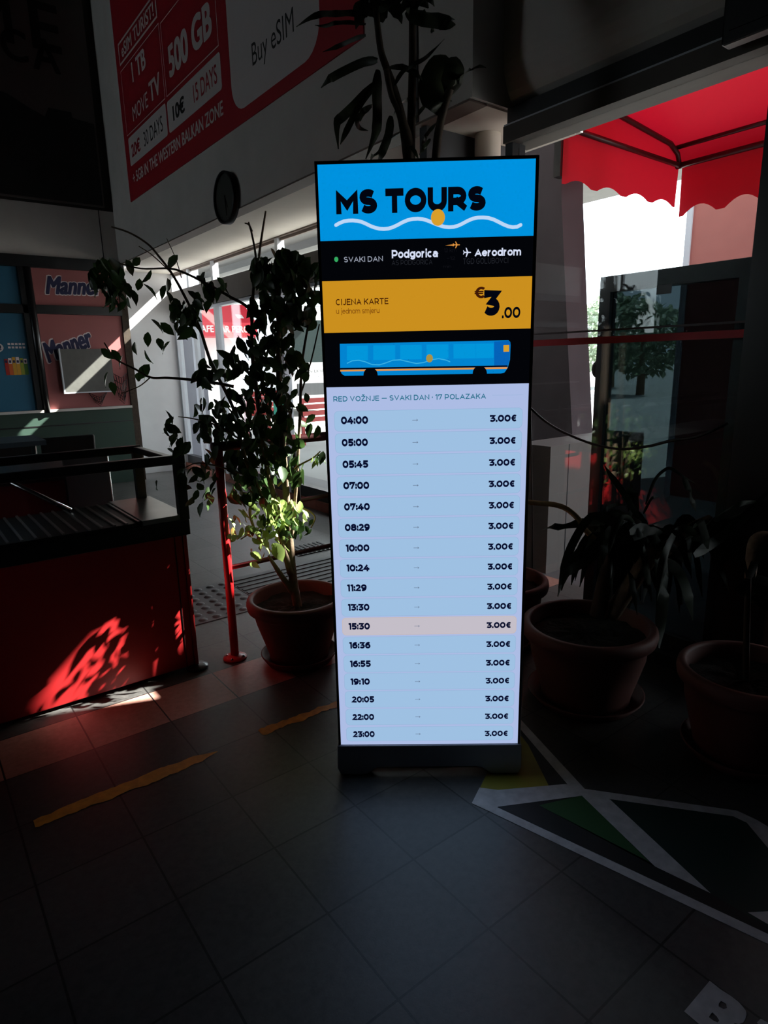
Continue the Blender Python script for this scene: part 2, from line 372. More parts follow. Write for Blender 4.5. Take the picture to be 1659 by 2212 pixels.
struct(MB().box((-7.2, -9.4, 0), (2.9, -9.2, 6.2), M['darkwall']).build('wall_back'))
struct(MB().box((1.8, .03, ZS), (XW + .06, 6.9, 6.2), M['wallpaint']).build('wall_upper'))
# brown board under the fascia edge, soffit behind it
struct(MB().box((1.8, .05, ZS - .012), (1.925, 6.25, ZS - .001), M['browntrim']).build('trim_1'))
struct(MB().box((1.926, .05, ZS - .012), (XW + .02, 6.72, ZS - .001), M['soffit']).build('trim_2'))
# fascia over the near glass wall with a rounded lower edge
prof = [(2.02, 6.2), (2.02, 3.0)] + [(2.02 + .14*(1-math.cos(a)), 3.0 - .24*math.sin(a)) for a in [PI/2*i/8 for i in range(1, 9)]] + [(2.26, ZS), (2.26, 6.2)]
struct(MB().extrude([(x, .03, z) for x, z in prof], (0, -9.23, 0), M['wallpaint']).build('wall_right'))
struct(MB().box((1.792, .44, ZS), (1.8, .455, 6.2), M['charcoal']).build('trim_3'))
# wall between the shop and the windows
struct(MB().box((1.8, 6.72, 0), (2.71, 6.9, ZS), M['whitewall']).build('wall_front'))
# upper wall over the shop
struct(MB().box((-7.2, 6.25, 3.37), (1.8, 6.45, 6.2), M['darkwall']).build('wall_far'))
# return between the two glass walls
struct(MB().box((1.84, .42, 0), (XW - .03, .48, ZS - .014), M['charcoal']).build('wall_return'))
struct(MB().lathe([(.001, 0), (.075, 0), (.075, ZS - .014), (.001, ZS - .014)], (2.235, .335, 0), M['soffit'], 28).build('trim_4'))
struct(MB().box((XW - .02, .50, 0), (XW + .06, 1.42, ZS - .014), M['charcoal']).build('wall_panel'))

# window wall X = 2.65
def yz(mb, y0, y1, z0, z1, m, x0=XW-.04, x1=XW+.04): mb.box((x0, y0, z0), (x1, y1, z1), m)
struct((lambda b: (yz(b, 1.42, 6.72, 2.235, 2.50, M['greybeam'], XW-.07, XW+.06), b)[1])(MB()).build('trim_5'))
struct((lambda b: (yz(b, 1.42, 6.72, 0, .10, M['brick'], XW-.06, XW+.06), b)[1])(MB()).build('trim_6'))
bays = [(1.42, 3.62), (3.62, 5.28), (5.28, 6.08), (6.08, 6.72)]
for i, (a, b_) in enumerate(bays):
    wroot = bpy.data.objects.new('window_%d' % (i + 1), None); COL.objects.link(wroot); wroot.location = (XW, (a+b_)/2, 0); wroot['kind'] = 'structure'
    fr = MB()
    yz(fr, a, b_, 2.735, ZS - .013, M['browntrim']); yz(fr, a, b_, 2.708, 2.735, M['browntrim'], XW - .012, XW + .012)
    yz(fr, a + .0, a + .035, .1, 2.235, M['whiteframe']); yz(fr, b_ - .04, b_, .1, 2.235, M['whiteframe'])
    yz(fr, a, a + .03, 2.5, 2.735, M['whiteframe']); yz(fr, b_ - .03, b_, 2.5, 2.735, M['whiteframe'])
    yz(fr, a, b_, 2.5, 2.507, M['whiteframe'], XW-.02, XW+.02)
    yz(fr, a + .035, b_ - .04, .1, .22, M['blackframe']); yz(fr, a+.035, b_-.04, 2.2, 2.235, M['whiteframe'])
    if i == 1:
        pass
    fr.build('window_frame', wroot)
    g = MB(); yz(g, a + .03, b_ - .03, .22, 2.2, M['clear'], XW - .004, XW + .004); g.build('window_pane', wroot)
    g = MB(); yz(g, a + .03, b_ - .03, 2.515, 2.735, M['clear'], XW - .004, XW + .004); g.build('transom_pane', wroot)
# near glass wall X = 2.10
wr = bpy.data.objects.new('window_5', None); COL.objects.link(wr); wr.location = (XR, -.7, 0); wr['kind'] = 'structure'
h = MB(); h.box((2.03, -9.2, 2.585), (2.22, .03, 2.665), M['greybeam']); h.box((2.06, -9.2, 2.675), (2.2, .03, 2.758), M['blackframe'])
h.box((2.035, -1.15, 2.665), (2.2, .03, 2.675), M['whiteframe'])
h.build('window_header', wr)
h = MB(); h.box((2.05, -.02, 0), (2.15, .03, 2.585), M['darkmetal']); h.box((2.03, -1.49, 0), (2.15, -1.285, 2.585), M['blackframe'])
h.box((2.06, -1.285, 0), (2.14, -.02, .06), M['darkmetal']); h.build('window_frame', wr)
MB().box((2.096, -1.285, .06), (2.104, -.02, 2.585), M['pane']).build('window_pane', wr)
st = MB(); st.box((2.092, -1.40, 1.545), (2.0955, -.02, 1.578), M['stripered'])
st.box((2.092, -1.40, 1.604), (2.0955, -.02, 1.613), M['maroonrail']); st.build('safety_stripe', wr)
lb = MB(); lb.box((2.0935, -.93, 1.75), (2.0955, -.86, 1.79), M['darkmetal']); lb.build('sticker', wr)
wr = bpy.data.objects.new('window_6', None); COL.objects.link(wr); wr.location = (XR, -1.7, 0); wr['kind'] = 'structure'
h = MB(); h.box((2.05, -1.56, 0), (2.15, -1.49, 2.585), M['steel']); h.box((2.05, -1.9, 0), (2.15, -1.82, 2.585), M['darkmetal']); h.box((2.06, -1.82, 0), (2.14, -1.56, .06), M['darkmetal']); h.build('window_frame', wr)
MB().box((2.096, -1.82, .06), (2.104, -1.56, 2.585), M['pane']).build('window_pane', wr)
struct(MB().box((2.05, -9.2, 0), (2.25, -1.9, 2.585), M['darkwall']).build('wall_right_low'))
# sliding door leaf behind the pane
dr = bpy.data.objects.new('door_1', None); COL.objects.link(dr); dr.location = (2.2, -.85, 0); dr['kind'] = 'structure'
h = MB(); ZD = 1.868
h.box((2.165, -.575, .03), (2.225, -.515, ZD), M['darkmetal']); h.box((2.165, -1.33, .03), (2.225, -1.185, ZD), M['darkmetal'])
h.box((2.165, -1.185, ZD - .075), (2.225, -.575, ZD), M['darkmetal']); h.box((2.165, -1.185, .03), (2.225, -.575, .12), M['darkmetal'])
h.build('door_frame', dr)
MB().box((2.19, -1.185, .12), (2.198, -.575, ZD - .075), M['tint']).build('door_pane', dr)
hb = MB(); hb.ball((2.2, -.50, 1.42), .035, M['blackplastic'], 8, (.8, .8, 1.25)); hb.build('door_handle', dr)

# ------------------------------------------------------------------ shop front (y = 6.25)
YS = 6.25
def xz(mb, x0, x1, z0, z1, m, y0=YS-.04, y1=YS+.04): mb.box((x0, y0, z0), (x1, y1, z1), m)
sh = bpy.data.objects.new('wall_shop', None); COL.objects.link(sh); sh.location = (0, YS, 0); sh['kind'] = 'structure'
b = MB(); xz(b, -7.2, 1.8, 2.785, 3.37, M['wallpaint'], YS, YS+.2); xz(b, .36, .37, 2.785, 3.37, M['charcoal'], YS-.004, YS); xz(b, 1.62, 1.63, 2.785, 3.37, M['charcoal'], YS-.004, YS); b.build('fascia_panel', sh)
b = MB(); xz(b, -7.2, 1.84, 2.655, 2.785, M['blackframe'], YS-.05, YS+.1)
xz(b, -7.2, 1.76, 2.135, 2.235, M['blackframe'])
xz(b, 1.755, 1.842, 0, 2.655, M['darkstem'], YS-.025, YS+.1)
xz(b, .645, .70, .97, 2.655, M['blackframe']); xz(b, -1.0, -.88, .97, 2.655, M['blackframe'])
b.tube([(.745, YS-.03, .97), (.745, YS-.03, 2.655)], .042, M['blackframe'], 16)
b.build('shop_frame', sh)
b = MB(); xz(b, -7.2, 1.755, 0, .975, M['greenpaint'], YS-.03, YS+.1); xz(b, -7.2, 1.755, .80, .815, M['blackframe'], YS-.034, YS-.03); b.build('base_panel', sh)
b = MB(); xz(b, -7.2, 1.755, .975, 1.005, M['wallpaint'], YS-.06, YS+.05); b.build('sill', sh)
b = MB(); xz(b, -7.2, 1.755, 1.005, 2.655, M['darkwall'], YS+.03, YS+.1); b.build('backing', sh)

def poster(name, label, x0, x1, z0, z1, m):
    b = MB(); b.box((x0, YS - .006, z0), (x1, YS + .004, z1), m); return b, name, label
def script(b, txt, O, box, rot=0.0):
    lettering(b, txt, O, (1,0,0), (0,0,1), (box[0]-.012, box[1]-.012, box[2]+.012, box[3]+.012), M['paleink'], .075, .35, .0015, rot)
    lettering(b, txt, O, (1,0,0), (0,0,1), box, M['navyink'], .045, .35, .003, rot)
b, n, l = poster('window_poster', '', .79, 1.752, 2.237, 2.653, M['pinkpaper'])
script(b, 'Manner', (.915, YS - .0065, 2.36), (0, 0, .66, .21), .02)
tag(b.build('window_poster'), 'small pink poster with dark script in the upper shop window pane', 'poster', 'shop window posters')
b, n, l = poster('window_poster', '', .79, 1.752, 1.007, 2.133, M['pinkpaper'])
script(b, 'Manner', (.845, YS - .0065, 1.555), (0, 0, .60, .24), .36)
tag(b.build('window_poster'), 'large pink poster with navy script in the lower shop window pane', 'poster', 'shop window posters')
b, n, l = poster('window_poster', '', -.87, .643, 2.237, 2.653, M['bluepaper'])
tag(b.build('window_poster'), 'plain blue poster in the upper shop window pane at the left edge', 'poster', 'shop window posters')
b, n, l = poster('window_poster', '', -.87, .643, 1.007, 2.133, M['bluepaper'])
for i, k in enumerate(('redink', 'orangeink', 'yellowink', 'yellowink', 'limeink', 'greenink')):
    x = .375 + i * .04; b.box((x, YS-.0075, 1.43), (x+.038, YS-.006, 1.56), M[k]); b.box((x+.002, YS-.0075, 1.56), (x+.036, YS-.006, 1.64 - abs(i-2.5)*.01), M['paleink' if i % 2 else k])
    b.box((x+.008, YS-.008, 1.57), (x+.03, YS-.0074, 1.60), M['navyink'])
b.add([(.28 + .11*math.cos(a), YS-.007, 1.745 + .065*math.sin(a)) for a in [2*PI*i/24 for i in range(24)]], [list(range(24))[::-1]], M['bannerwhite'])
lettering(b, '0!', (.30, YS-.0075, 1.715), (1,0,0), (0,0,1), (0, 0, .065, .055), M['navyink'], .03)
for r_, z in ((0, 1.775), (1, 1.735)):
    for i in range(5): b.box((.435 + i*.038, YS-.007, z), (.462 + i*.038, YS-.006, z + .022), M['paleink'])
tag(b.build('window_poster'), 'large blue poster with a row of coloured bars in the lower shop window', 'poster', 'shop window posters')

# board hanging in front of the pink poster, wire baskets under it
t = thing('hanging_board', 'dark rectangular board with pale edge hung over the large pink poster', 'board', (1.25, YS-.1, 1.2))
bd_ = MB().box((.97, YS-.085, 1.205), (1.555, YS-.045, 1.725), M['boardface'])
bd_ = bd_.build('panel', t)
b = MB(); b.box((.965, YS-.09, 1.19), (1.56, YS-.042, 1.205), M['whiteframe']); b.box((.955, YS-.09, 1.19), (.97, YS-.042, 1.73), M['whiteframe']); b.build('edge_strip', bd_)
MB().box((1.2, YS-.045, 1.3), (1.3, YS-.009, 1.6), M['blackframe']).build('bracket', t)
def basket(cx, z0, z1, W, label):
    b = MB(); yb = YS - .02; D = .05
    for k in range(5):
        f = k / 4; z = z0 + .03 + (z1 - z0 - .03) * f; a = W * (.45 + .55 * f)
        pts = [(cx - a, yb, z), (cx, yb - D, z - .06), (cx + a, yb, z)]
        b.tube(pts, .004, M['blackframe'], 5)
    for k in range(7):
        f = -1 + k / 3; b.tube([(cx + f * W * .45, yb - D * (1 - abs(f)), z0 + .0 + abs(f)*.05), (cx + f * W, yb - D * (1 - abs(f)), z1 - .06 * (1 - abs(f)))], .004, M['blackframe'], 5)
    tag(b.build('wire_basket'), label, 'basket', 'wire baskets on the shop front')
basket(1.36, 1.045, 1.185, .11, 'left black wire basket below the dark hanging board'); basket(1.655, 1.06, 1.42, .088, 'right black wire basket beside the dark hanging board, near the door jamb')

# dark poster on the upper wall
b = MB(); b.box((-1.5, YS-.03, 3.40), (1.70, YS-.001, 6.0), M['posterpale'])
sk = [(1.68, 3.42), (1.68, 4.32), (1.45, 4.34), (1.44, 4.40), (1.2, 4.40), (1.15, 4.30), (1.0, 4.36), (.8, 4.46), (.55, 4.5), (.2, 4.42), (-1.45, 4.6), (-1.45, 3.42)]
b.add([(x, YS-.032, z) for x, z in sk], [list(range(len(sk)))], M['posterdark'])
for txt, x0, z0, x1, z1 in (('M', .55, 4.97, .94, 5.42), ('E', 1.12, 4.98, 1.42, 5.46), ('C', .80, 4.80, 1.06, 5.12), ('A', 1.10, 4.77, 1.38, 5.10)):
    lettering(b, txt, (0, YS-.033, 0), (1,0,0), (0,0,1), (x0, z0, x1, z1), M['bannerblack'], .02)
tag(b.build('wall_poster'), 'large dark poster with black capitals on the wall above the shop', 'poster')

# ------------------------------------------------------------------ red banner on the fascia (x = 1.8), u runs right = -y
b = MB(); b.box((1.79, .92, 3.338), (1.799, 5.50, 5.9), M['bannerred'])
BO = Vector((1.7895, 0, 0)); BU = Vector((0, -1, 0)); BV = Vector((0, 0, 1))
def bt(txt, ya, yb, z0, z1, k='bannerwhite', off=.0, lift=.0006): lettering(b, txt, BO, BU, BV, (-ya, z0, -yb, z1), M[k], off, 0, lift)
def bq(ya, yb, z0, z1, k='bannerwhite', lift=.0003, r=0):
    x = 1.7895 - lift; P = []
    if r:
        for (cy, cz, a0) in ((yb + r, z0 + r, -PI/2), (yb + r, z1 - r, 0), (ya - r, z1 - r, PI/2), (ya - r, z0 + r, PI)):
            for i in range(7):
                a = a0 + PI/2 * i / 6; P.append((x, cy - r * math.cos(a), cz + r * math.sin(a)))
    else: P = [(x, ya, z0), (x, yb, z0), (x, yb, z1), (x, ya, z1)]
    b.add(P, [list(range(len(P)))], M[k])
bq(2.70, 1.38, 3.43, 4.9, r=.2); bt('Buy eSIM', 2.32, 1.70, 3.605, 3.80, 'bannerblack')
bq(5.36, 4.15, 3.675, 3.955, r=.03); bq(4.11, 2.87, 3.675, 3.945, r=.03)
bt('20€', 5.28, 4.98, 3.745, 3.88, 'bannerred', .03, .0009); bt('30 DAYS', 4.85, 4.27, 3.745, 3.885, 'bannerblack', 0, .0009)
bt('10€', 3.98, 3.68, 3.745, 3.88, 'bannerblack', .04, .0009); bt('15 DAYS', 3.46, 2.95, 3.745, 3.885, 'bannerred', .01, .0009)
bt('+ 5GB IN THE WESTERN BALKAN ZONE', 5.33, 2.88, 3.49, 3.60, 'bannerwhite', .02)
bt('500 GB', 3.98, 2.98, 4.10, 4.36, 'bannerwhite', .04)
bt('1 TB', 5.02, 4.58, 4.40, 4.58, 'bannerwhite', .03); bt('MOVE', 5.12, 4.62, 4.06, 4.2, 'bannerwhite', -.004); bt('TV', 4.56, 4.24, 4.07, 4.25, 'bannerwhite', .03)
def outline(ya, yb, z0, z1, t=.008):
    bq(ya, yb, z0, z0+t); bq(ya, yb, z1-t, z1); bq(ya, ya-t, z0, z1); bq(yb+t, yb, z0, z1)
outline(5.38, 4.14, 3.985, 4.62); outline(4.10, 2.88, 3.985, 4.60); outline(5.38, 4.16, 4.67, 4.88, .02)
bt('eSIM TURIST!', 5.28, 4.24, 4.715, 4.835, 'bannerwhite', .02)
tag(b.build('banner'), 'long red advertising banner with white lettering above the windows', 'banner')

# wall clock
t = thing('wall_clock', 'round black-rimmed wall clock on the grey fascia', 'clock', (1.8, 2.9, 2.86))
def disc(cx, r, m, n=48): return [(cx, 2.9 + r*math.cos(2*PI*i/n), 2.86 + r*math.sin(2*PI*i/n)) for i in range(n)]
b = MB()
prof = [(.0, .203), (.055, .206), (.06, .198), (.058, .185)]
vs_ = []; fs = []
for d_, r_ in prof: vs_ += disc(1.799 - d_, r_, None)
for i in range(3):
    for k in range(48): fs.append((i*48+k, i*48+(k+1)%48, (i+1)*48+(k+1)%48, (i+1)*48+k))
b.add(vs_, fs, M['blackplastic'], True); b.build('rim', t)
b = MB(); b.extrude(disc(1.76, .187, None), (.02, 0, 0), M['clockface'])
for i in range(12):
    a = 2*PI*i/12; c, s = math.cos(a), math.sin(a)
    p = lambda r, q: (1.7595, 2.9 - (r*s + q*c), 2.86 + (r*c - q*s))
    b.add([p(.15, -.005), p(.15, .005), p(.172, .005), p(.172, -.005)], [(0,1,2,3)], M['blackplastic'])
dial = b.build('dial', t)
def hand(name, ang, ln, wd):
    c, s = math.cos(ang), math.sin(ang); p = lambda r, q: (1.7575, 2.9 - (r*s + q*c), 2.86 + (r*c - q*s))
    b = MB(); b.extrude([p(-.02, -wd), p(-.02, wd), p(ln, wd*.4), p(ln, -wd*.4)], (-.003, 0, 0), M['blackplastic']); b.build(name, dial)
hand('hour_hand', math.radians(150), .09, .008); hand('minute_hand', math.radians(175), .14, .005)

# dark box at the top right corner
t = thing('speaker', 'dark box speaker mounted high on the wall above the glass entrance', 'speaker', (1.95, -1.35, 2.66))
MB().box((1.93, -1.62, 2.60), (1.995, -1.135, 3.1), M['blackplastic']).build('cabinet', t, .01)
MB().box((1.925, -1.59, 2.64), (1.93, -1.165, 3.06), M['blackplastic']).build('grille', t)
MB().box((1.995, -1.42, 2.82), (2.02, -1.32, 3.0), M['blackframe']).build('bracket', t)

# ------------------------------------------------------------------ LED poster
PO = Vector((0.61816974, -0.96156647, 0.125)); ya = -0.67350339
PU = Vector((math.cos(ya), math.sin(ya), 0)); PV = Vector((0, 0, 1)); PN = PU.cross(PV)      # PN points to the viewer
def pw(u, v, n=0.0): return PO + PU * u + PV * v + PN * n
def pbox(mb, u0, u1, v0, v1, n0, n1, m):
    mb.add([pw(u0,v0,n0),pw(u1,v0,n0),pw(u1,v0,n1),pw(u0,v0,n1),pw(u0,v1,n0),pw(u1,v1,n0),pw(u1,v1,n1),pw(u0,v1,n1)],
           [(0,1,2,3),(7,6,5,4),(4,5,1,0),(5,6,2,1),(6,7,3,2),(7,4,0,3)], m)
t = thing('digital_poster', 'tall lit LED bus timetable poster standing on the dark tiles', 'digital sign', (PO.x, PO.y, 0))
b = MB(); pbox(b, -.3285, .3285, -.005, 1.929, -.055, -.003, M['ledblack']); b.build('cabinet', t, .004)
b = MB(); pbox(b, -.3285, -.3205, 0, 1.929, -.003, .002, M['ledblack']); pbox(b, .3205, .327, 0, 1.929, -.003, .002, M['ledblack']); pbox(b, -.3285, .327, 1.9203, 1.929, -.003, .002, M['ledblack'])
pbox(b, .327, .3295, 0, 1.929, -.055, .002, M['steel']); b.build('bezel', t)
# base plate with the notched lower edge
bp_ = [(-.335, -.125 + .03), (-.325, -.118), (-.25, -.121), (-.225, -.118), (-.195, -.094), (-.18, -.09), (.17, -.09), (.19, -.094), (.225, -.118), (.245, -.121), (.325, -.119), (.335, -.095), (.333, -.002), (-.333, -.002)]
b = MB(); b.extrude([pw(u, v, -.05) for u, v in bp_], PN * .056, M['basegrey']); b.build('base_plate', t, .003)
b = MB(); pbox(b, -.30, .30, -.125, -.10, -.32, -.06, M['blackplastic']); pbox(b, -.31, -.27, -.125, -.004, -.34, -.06, M['blackplastic']); pbox(b, .27, .31, -.125, -.004, -.34, -.06, M['blackplastic']); b.build('rear_stand', t)
for u in (-.28, .28):
    b = MB(); pbox(b, u - .035, u + .035, -.125, -.119, -.052, .0, M['blackplastic']); b.build('foot', t)
# screen picture
E_ = {k: emit('screen_' + k, c) for k, c in dict(blue=(0, 146, 222), ink=(2, 5, 16), black=(3, 4, 8), white=(176, 190, 232), wave=(186, 214, 246), sun=(216, 158, 44), yellow=(202, 143, 30),
     brown=(62, 24, 6), lbrown=(132, 78, 14), dim=(34, 36, 42), vdim=(17, 17, 22), grey=(150, 156, 172), bright=(214, 222, 244), green=(52, 168, 96), orange=(226, 150, 66),
     panel=(172, 188, 228), row=(158, 192, 226), line=(146, 178, 214), navy=(6, 12, 44), teal=(34, 112, 140), peach=(196, 190, 200), peachline=(206, 182, 168), arrow=(96, 112, 138),
     bus=(2, 132, 208), buswin=(2, 150, 218), busfront=(4, 98, 184), buswave=(60, 178, 228), busdark=(2, 86, 160), dot=(168, 146, 70)).items()}
sc = MB()
def suv(px, py):
    d = ray(px, py); k = (PO - CAM).dot(PN) / d.dot(PN); q = CAM + d * k - PO; return q.dot(PU), q.z
def sq(u0, u1, v0, v1, k, n=0.0): sc.add([pw(u0,v0,n), pw(u1,v0,n), pw(u1,v1,n), pw(u0,v1,n)], [(0,1,2,3)], E_[k])
def spoly(pts, k, n): sc.add([pw(*p, n) for p in pts], [list(range(len(pts)))], E_[k])
def scirc(px, py, rx, ry, k, n, N_=28):
    u, v = suv(px, py); u2 = suv(px + rx, py)[0] - u; v2 = suv(px, py - ry)[1] - v
    spoly([(u + u2*math.cos(2*PI*i/N_), v + v2*math.sin(2*PI*i/N_)) for i in range(N_)], k, n)
def sround(u0, v0, u1, v1, r, k, n):
    P = []
    for cu, cv, a0 in ((u1-r, v0+r, -PI/2), (u1-r, v1-r, 0), (u0+r, v1-r, PI/2), (u0+r, v0+r, PI)):
        for i in range(6): a = a0 + PI/2*i/5; P.append((cu + r*math.cos(a), cv + r*math.sin(a)))
    spoly(P, k, n)
def slett(txt, u0, v0, u1, v1, k, sw=.16, n=.0009, gap=.075):
    Q = strokes(txt, sw, .17 if sw < .2 and txt.upper() == txt and len(txt) > 4 else gap); xs = [p[0] for q in Q for p in q]; ys = [p[1] for q in Q for p in q]
    sx = (u1-u0)/(max(xs)-min(xs)); sy = (v1-v0)/(max(ys)-min(ys)); x0, y0 = min(xs), min(ys)
    for q in Q: spoly([(u0 + (p[0]-x0)*sx, v0 + (p[1]-y0)*sy) for p in q], k, n)
def stext(txt, x0, x1, yt, yb, k, off=.0, n=.0009):
    xm = (x0 + x1)/2; u0 = suv(x0, (yt+yb)/2)[0]; u1 = suv(x1, (yt+yb)/2)[0]; v1 = suv(xm, yt)[1]; v0 = suv(xm, yb)[1]
    slett(txt, u0, v0, u1, v1, k, off, n)
def sstroke(pts, wd, k, n):
    P = [Vector(suv(*p)) for p in pts]; w_ = wd * .5 / 740.0; A = []; B = []
    for i, p in enumerate(P):
        t_ = (P[min(i+1, len(P)-1)] - P[max(i-1, 0)]).normalized(); q = Vector((-t_.y, t_.x)) * w_; A.append(p + q); B.append(p - q)
    for i in range(len(P)-1): spoly([tuple(B[i]), tuple(B[i+1]), tuple(A[i+1]), tuple(A[i])], k, n)
c1 = lambda x, y: (660 + x/3.130, 330 + y/3.130)
c2 = lambda x, y: (680 + x/3.456, 820 + y/3.456)
UL, UR_ = -.32, .32
vA = suv(922, 515)[1]; vB = suv(922, 602)[1]; vC = suv(922, 714.5)[1]; vD = suv(922, 832.5)[1]
sq(UL, UR_, vA, 1.92, 'blue'); sq(UL, UR_, vB, vA, 'black'); sq(UL, UR_, vC, vB, 'yellow'); sq(UL, UR_, vD, vC, 'black'); sq(UL, UR_, 0, vD, 'panel')
a = c1(205, 238); b2 = c1(1218, 404)
stext('MS TOURS', a[0], b2[0], a[1], b2[1], 'ink', .31)
wv = [(205,490),(230,476),(260,464),(290,459),(320,458),(350,461),(380,468),(410,481),(440,496),(470,507),(500,514),(530,516),(560,513),(590,504),(620,490),(655,471),(690,456),(725,448),(760,446),(790,449),(820,457),(850,469),(880,482),(910,493),(940,501),(970,504),(1000,502),(1030,494),(1060,480),(1095,461),(1130,446),(1165,439),(1200,438),(1235,441),(1270,451),(1305,468),(1340,486),(1370,498),(1400,504),(1430,501),(1455,488)]
sstroke([c1(*p) for p in wv], 7.6, 'wave', .0010)
for e in (wv[0], wv[-1]): scirc(*c1(*e), 3.4, 3.8, 'wave', .0010, 16)
scirc(*c1(895, 438), 47/3.13, 57/3.13, 'sun', .0013)
scirc(*c1(208, 721), 4.4, 5.6, 'green', .0009)
def s1(txt, x0, x1, y0, y1, k, off=0, n=.0009): p = c1(x0, y0); q = c1(x1, y1); stext(txt, p[0], q[0], p[1], q[1], k, off, n)
s1('SVAKI DAN', 260, 523, 701, 738, 'grey', .155); s1('Podgorica', 583, 900, 650, 722, 'bright', .225)
s1('AS PODGORICA', 583, 858, 724, 758, 'dim', .12); s1('Aerodrom', 1143, 1457, 644, 698, 'bright', .225); s1('TGD GOLUBOVCI', 1065, 1370, 712, 750, 'dim', .12)
s1('12 km', 935, 1020, 646, 672, 'vdim', .12); s1('~12', 955, 1012, 702, 724, 'vdim', .12); s1('min', 930, 985, 757, 778, 'vdim', .12)
def plane_icon(cx, cy, L_, Wd, k):
    g_ = [(1,0),(.9,.1),(.3,.12),(-.15,.95),(-.35,.95),(-.1,.12),(-.6,.12),(-.85,.42),(-1,.42),(-.85,0)]
    pts = [suv(*c1(cx + x*L_, cy - y*Wd)) for x, y in g_] + [suv(*c1(cx + x*L_, cy + y*Wd)) for x, y in g_[::-1][1:-1]]
    n_ = len(g_)
    for i in range(n_ - 1):
        x0, y0 = g_[i]; x1, y1 = g_[i+1]
    spoly(pts, k, .001)
plane_icon(1092, 674, 27, 33, 'bright'); plane_icon(1020, 623, 24, 24, 'orange'); 
p_ = [suv(*c1(*q)) for q in ((945, 626), (1003, 619), (1003, 630))]; spoly(p_, 'orange', .0011)
s1('CIJENA KARTE', 205, 560, 985, 1028, 'brown', .175); s1('u jednom smjeru', 207, 500, 1048, 1096, 'lbrown', .15)
s1('€', 1143, 1213, 906, 984, 'brown', .22); s1('3', 1207, 1327, 927, 1102, 'ink', .31); s1('.00', 1328, 1452, 1042, 1118, 'ink', .22)
# bus drawing
def cp(pts, k, n): spoly([suv(*c1(*q)) for q in pts], k, n)
cp([(232,1292),(1372,1268),(1384,1280),(1386,1300),(1382,1400),(1366,1455),(1345,1486),(1320,1492),(265,1508),(245,1495),(235,1470)][::-1], 'bus', .0007)
cp([(1275,1276),(1372,1270),(1384,1284),(1380,1400),(1366,1440),(1275,1442)][::-1], 'busfront', .0009)
for x0, x1 in ((280,422),(458,606),(640,786),(818,966),(1000,1150),(1152,1272)):
    y0 = 1306 - (x0 - 280)*.017; cp([(x0,y0),(x1,y0-2),(x1,y0+96),(x0,y0+98)][::-1], 'buswin', .0009)
cp([(1338,1300),(1376,1299),(1376,1345),(1338,1346)][::-1], 'sun', .0012)
cp([(235,1455),(1366,1437),(1366,1448),(235,1466)][::-1], 'ink', .0011); cp([(235,1467),(1366,1449),(1360,1461),(235,1479)][::-1], 'orange', .0011)
sstroke([c1(*q) for q in ((280,1424),(315,1407),(360,1403),(400,1412),(450,1432),(500,1434),(545,1420),(590,1403),(640,1400),(700,1414),(750,1425),(800,1418),(850,1400),(900,1392),(950,1402),(978,1414))], 2.2, 'buswave', .0010)
scirc(*c1(838, 1390), 7.2, 8.8, 'dot', .0013)
for wx, wy in ((440,1502),(1178,1490)): 
    cp([(wx+48*math.cos(a_), wy-50*math.sin(a_)) for a_ in [PI*i/16 for i in range(17)]] + [(wx-49, wy+8), (wx+49, wy+8)], 'black', .0013)
# timetable
h_ = c2(138, 109); h2 = c2(1278, 154)
stext('RED VOŽNJE — SVAKI DAN · 17 POLAZAKA', h_[0], h2[0], h_[1] - 2.5, h2[1], 'teal', .18)
sq(suv(1063, 853)[0], suv(1130, 853)[0], suv(1096, 853.6)[1], suv(1096, 853)[1], 'line', .0006)
times = [('04:00',58.7,908),('05:00',56.5,956),('05:45',55.6,1003),('07:00',56,1049),('07:40',55.6,1095),('08:29',54,1139.5),('10:00',51.5,1184),('10:24',50,1227),('11:29',42.5,1270),('13:30',47,1312),('15:30',46.5,1353),('16:36',46.3,1394),('16:55',45.5,1434),('19:10',42,1472.5),('20:05',50,1511),('22:00',48.5,1549),('23:00',48.3,1586)]
u_t = suv(736.5, 908)[0]; u_p = suv(1115.5, 903)[0]; u_a = suv(890.5, 908)[0]
u_r0 = suv(722, 908)[0]; u_r1 = suv(1128.5, 903)[0]
kpx = suv(737 + 100, 908)[0] - suv(737, 908)[0]
for i, (tx, wpx, py) in enumerate(times):
    vc = suv(766, py)[1] + .0005; vp = suv(925, py - 2.3 + i*.02)[1]
    s_ = suv(767 + 100, py)[0] - suv(767, py)[0]
    hv = .0125
    cu = 'peach' if tx == '15:30' else 'row'
    v_c = suv(925, py - 1.6)[1]
    hr = .0325 if i < 16 else .029
    sround(u_r0, v_c - hr, u_r1, v_c + hr, .014, 'peachline' if cu == 'peach' else 'line', .0004)
    sround(u_r0 + .0012, v_c - hr + .0012, u_r1 - .0012, v_c + hr - .0012, .013, cu, .0006)
    slett(tx, u_t, vc - hv, u_t + wpx/100*s_, vc + hv, 'navy', .29, .0009, .05)
    wp = (57 if i < 4 else 56)/100*kpx; hp = .0112; v2 = suv(1088, py - 4.6 + i*.15)[1]
    slett('3.00€', u_p - wp, v2 - hp, u_p, v2 + hp, 'navy', .28, .0009, .05)
    va = suv(898, py - .6)[1]; ua = u_a
    sq(ua, ua + .017, va - .0007, va + .0007, 'arrow', .0008)
    spoly([(ua + .0125, va - .0045), (ua + .0185, va), (ua + .0125, va + .0045), (ua + .0155, va)], 'arrow', .0008)
sc.build('screen', t)

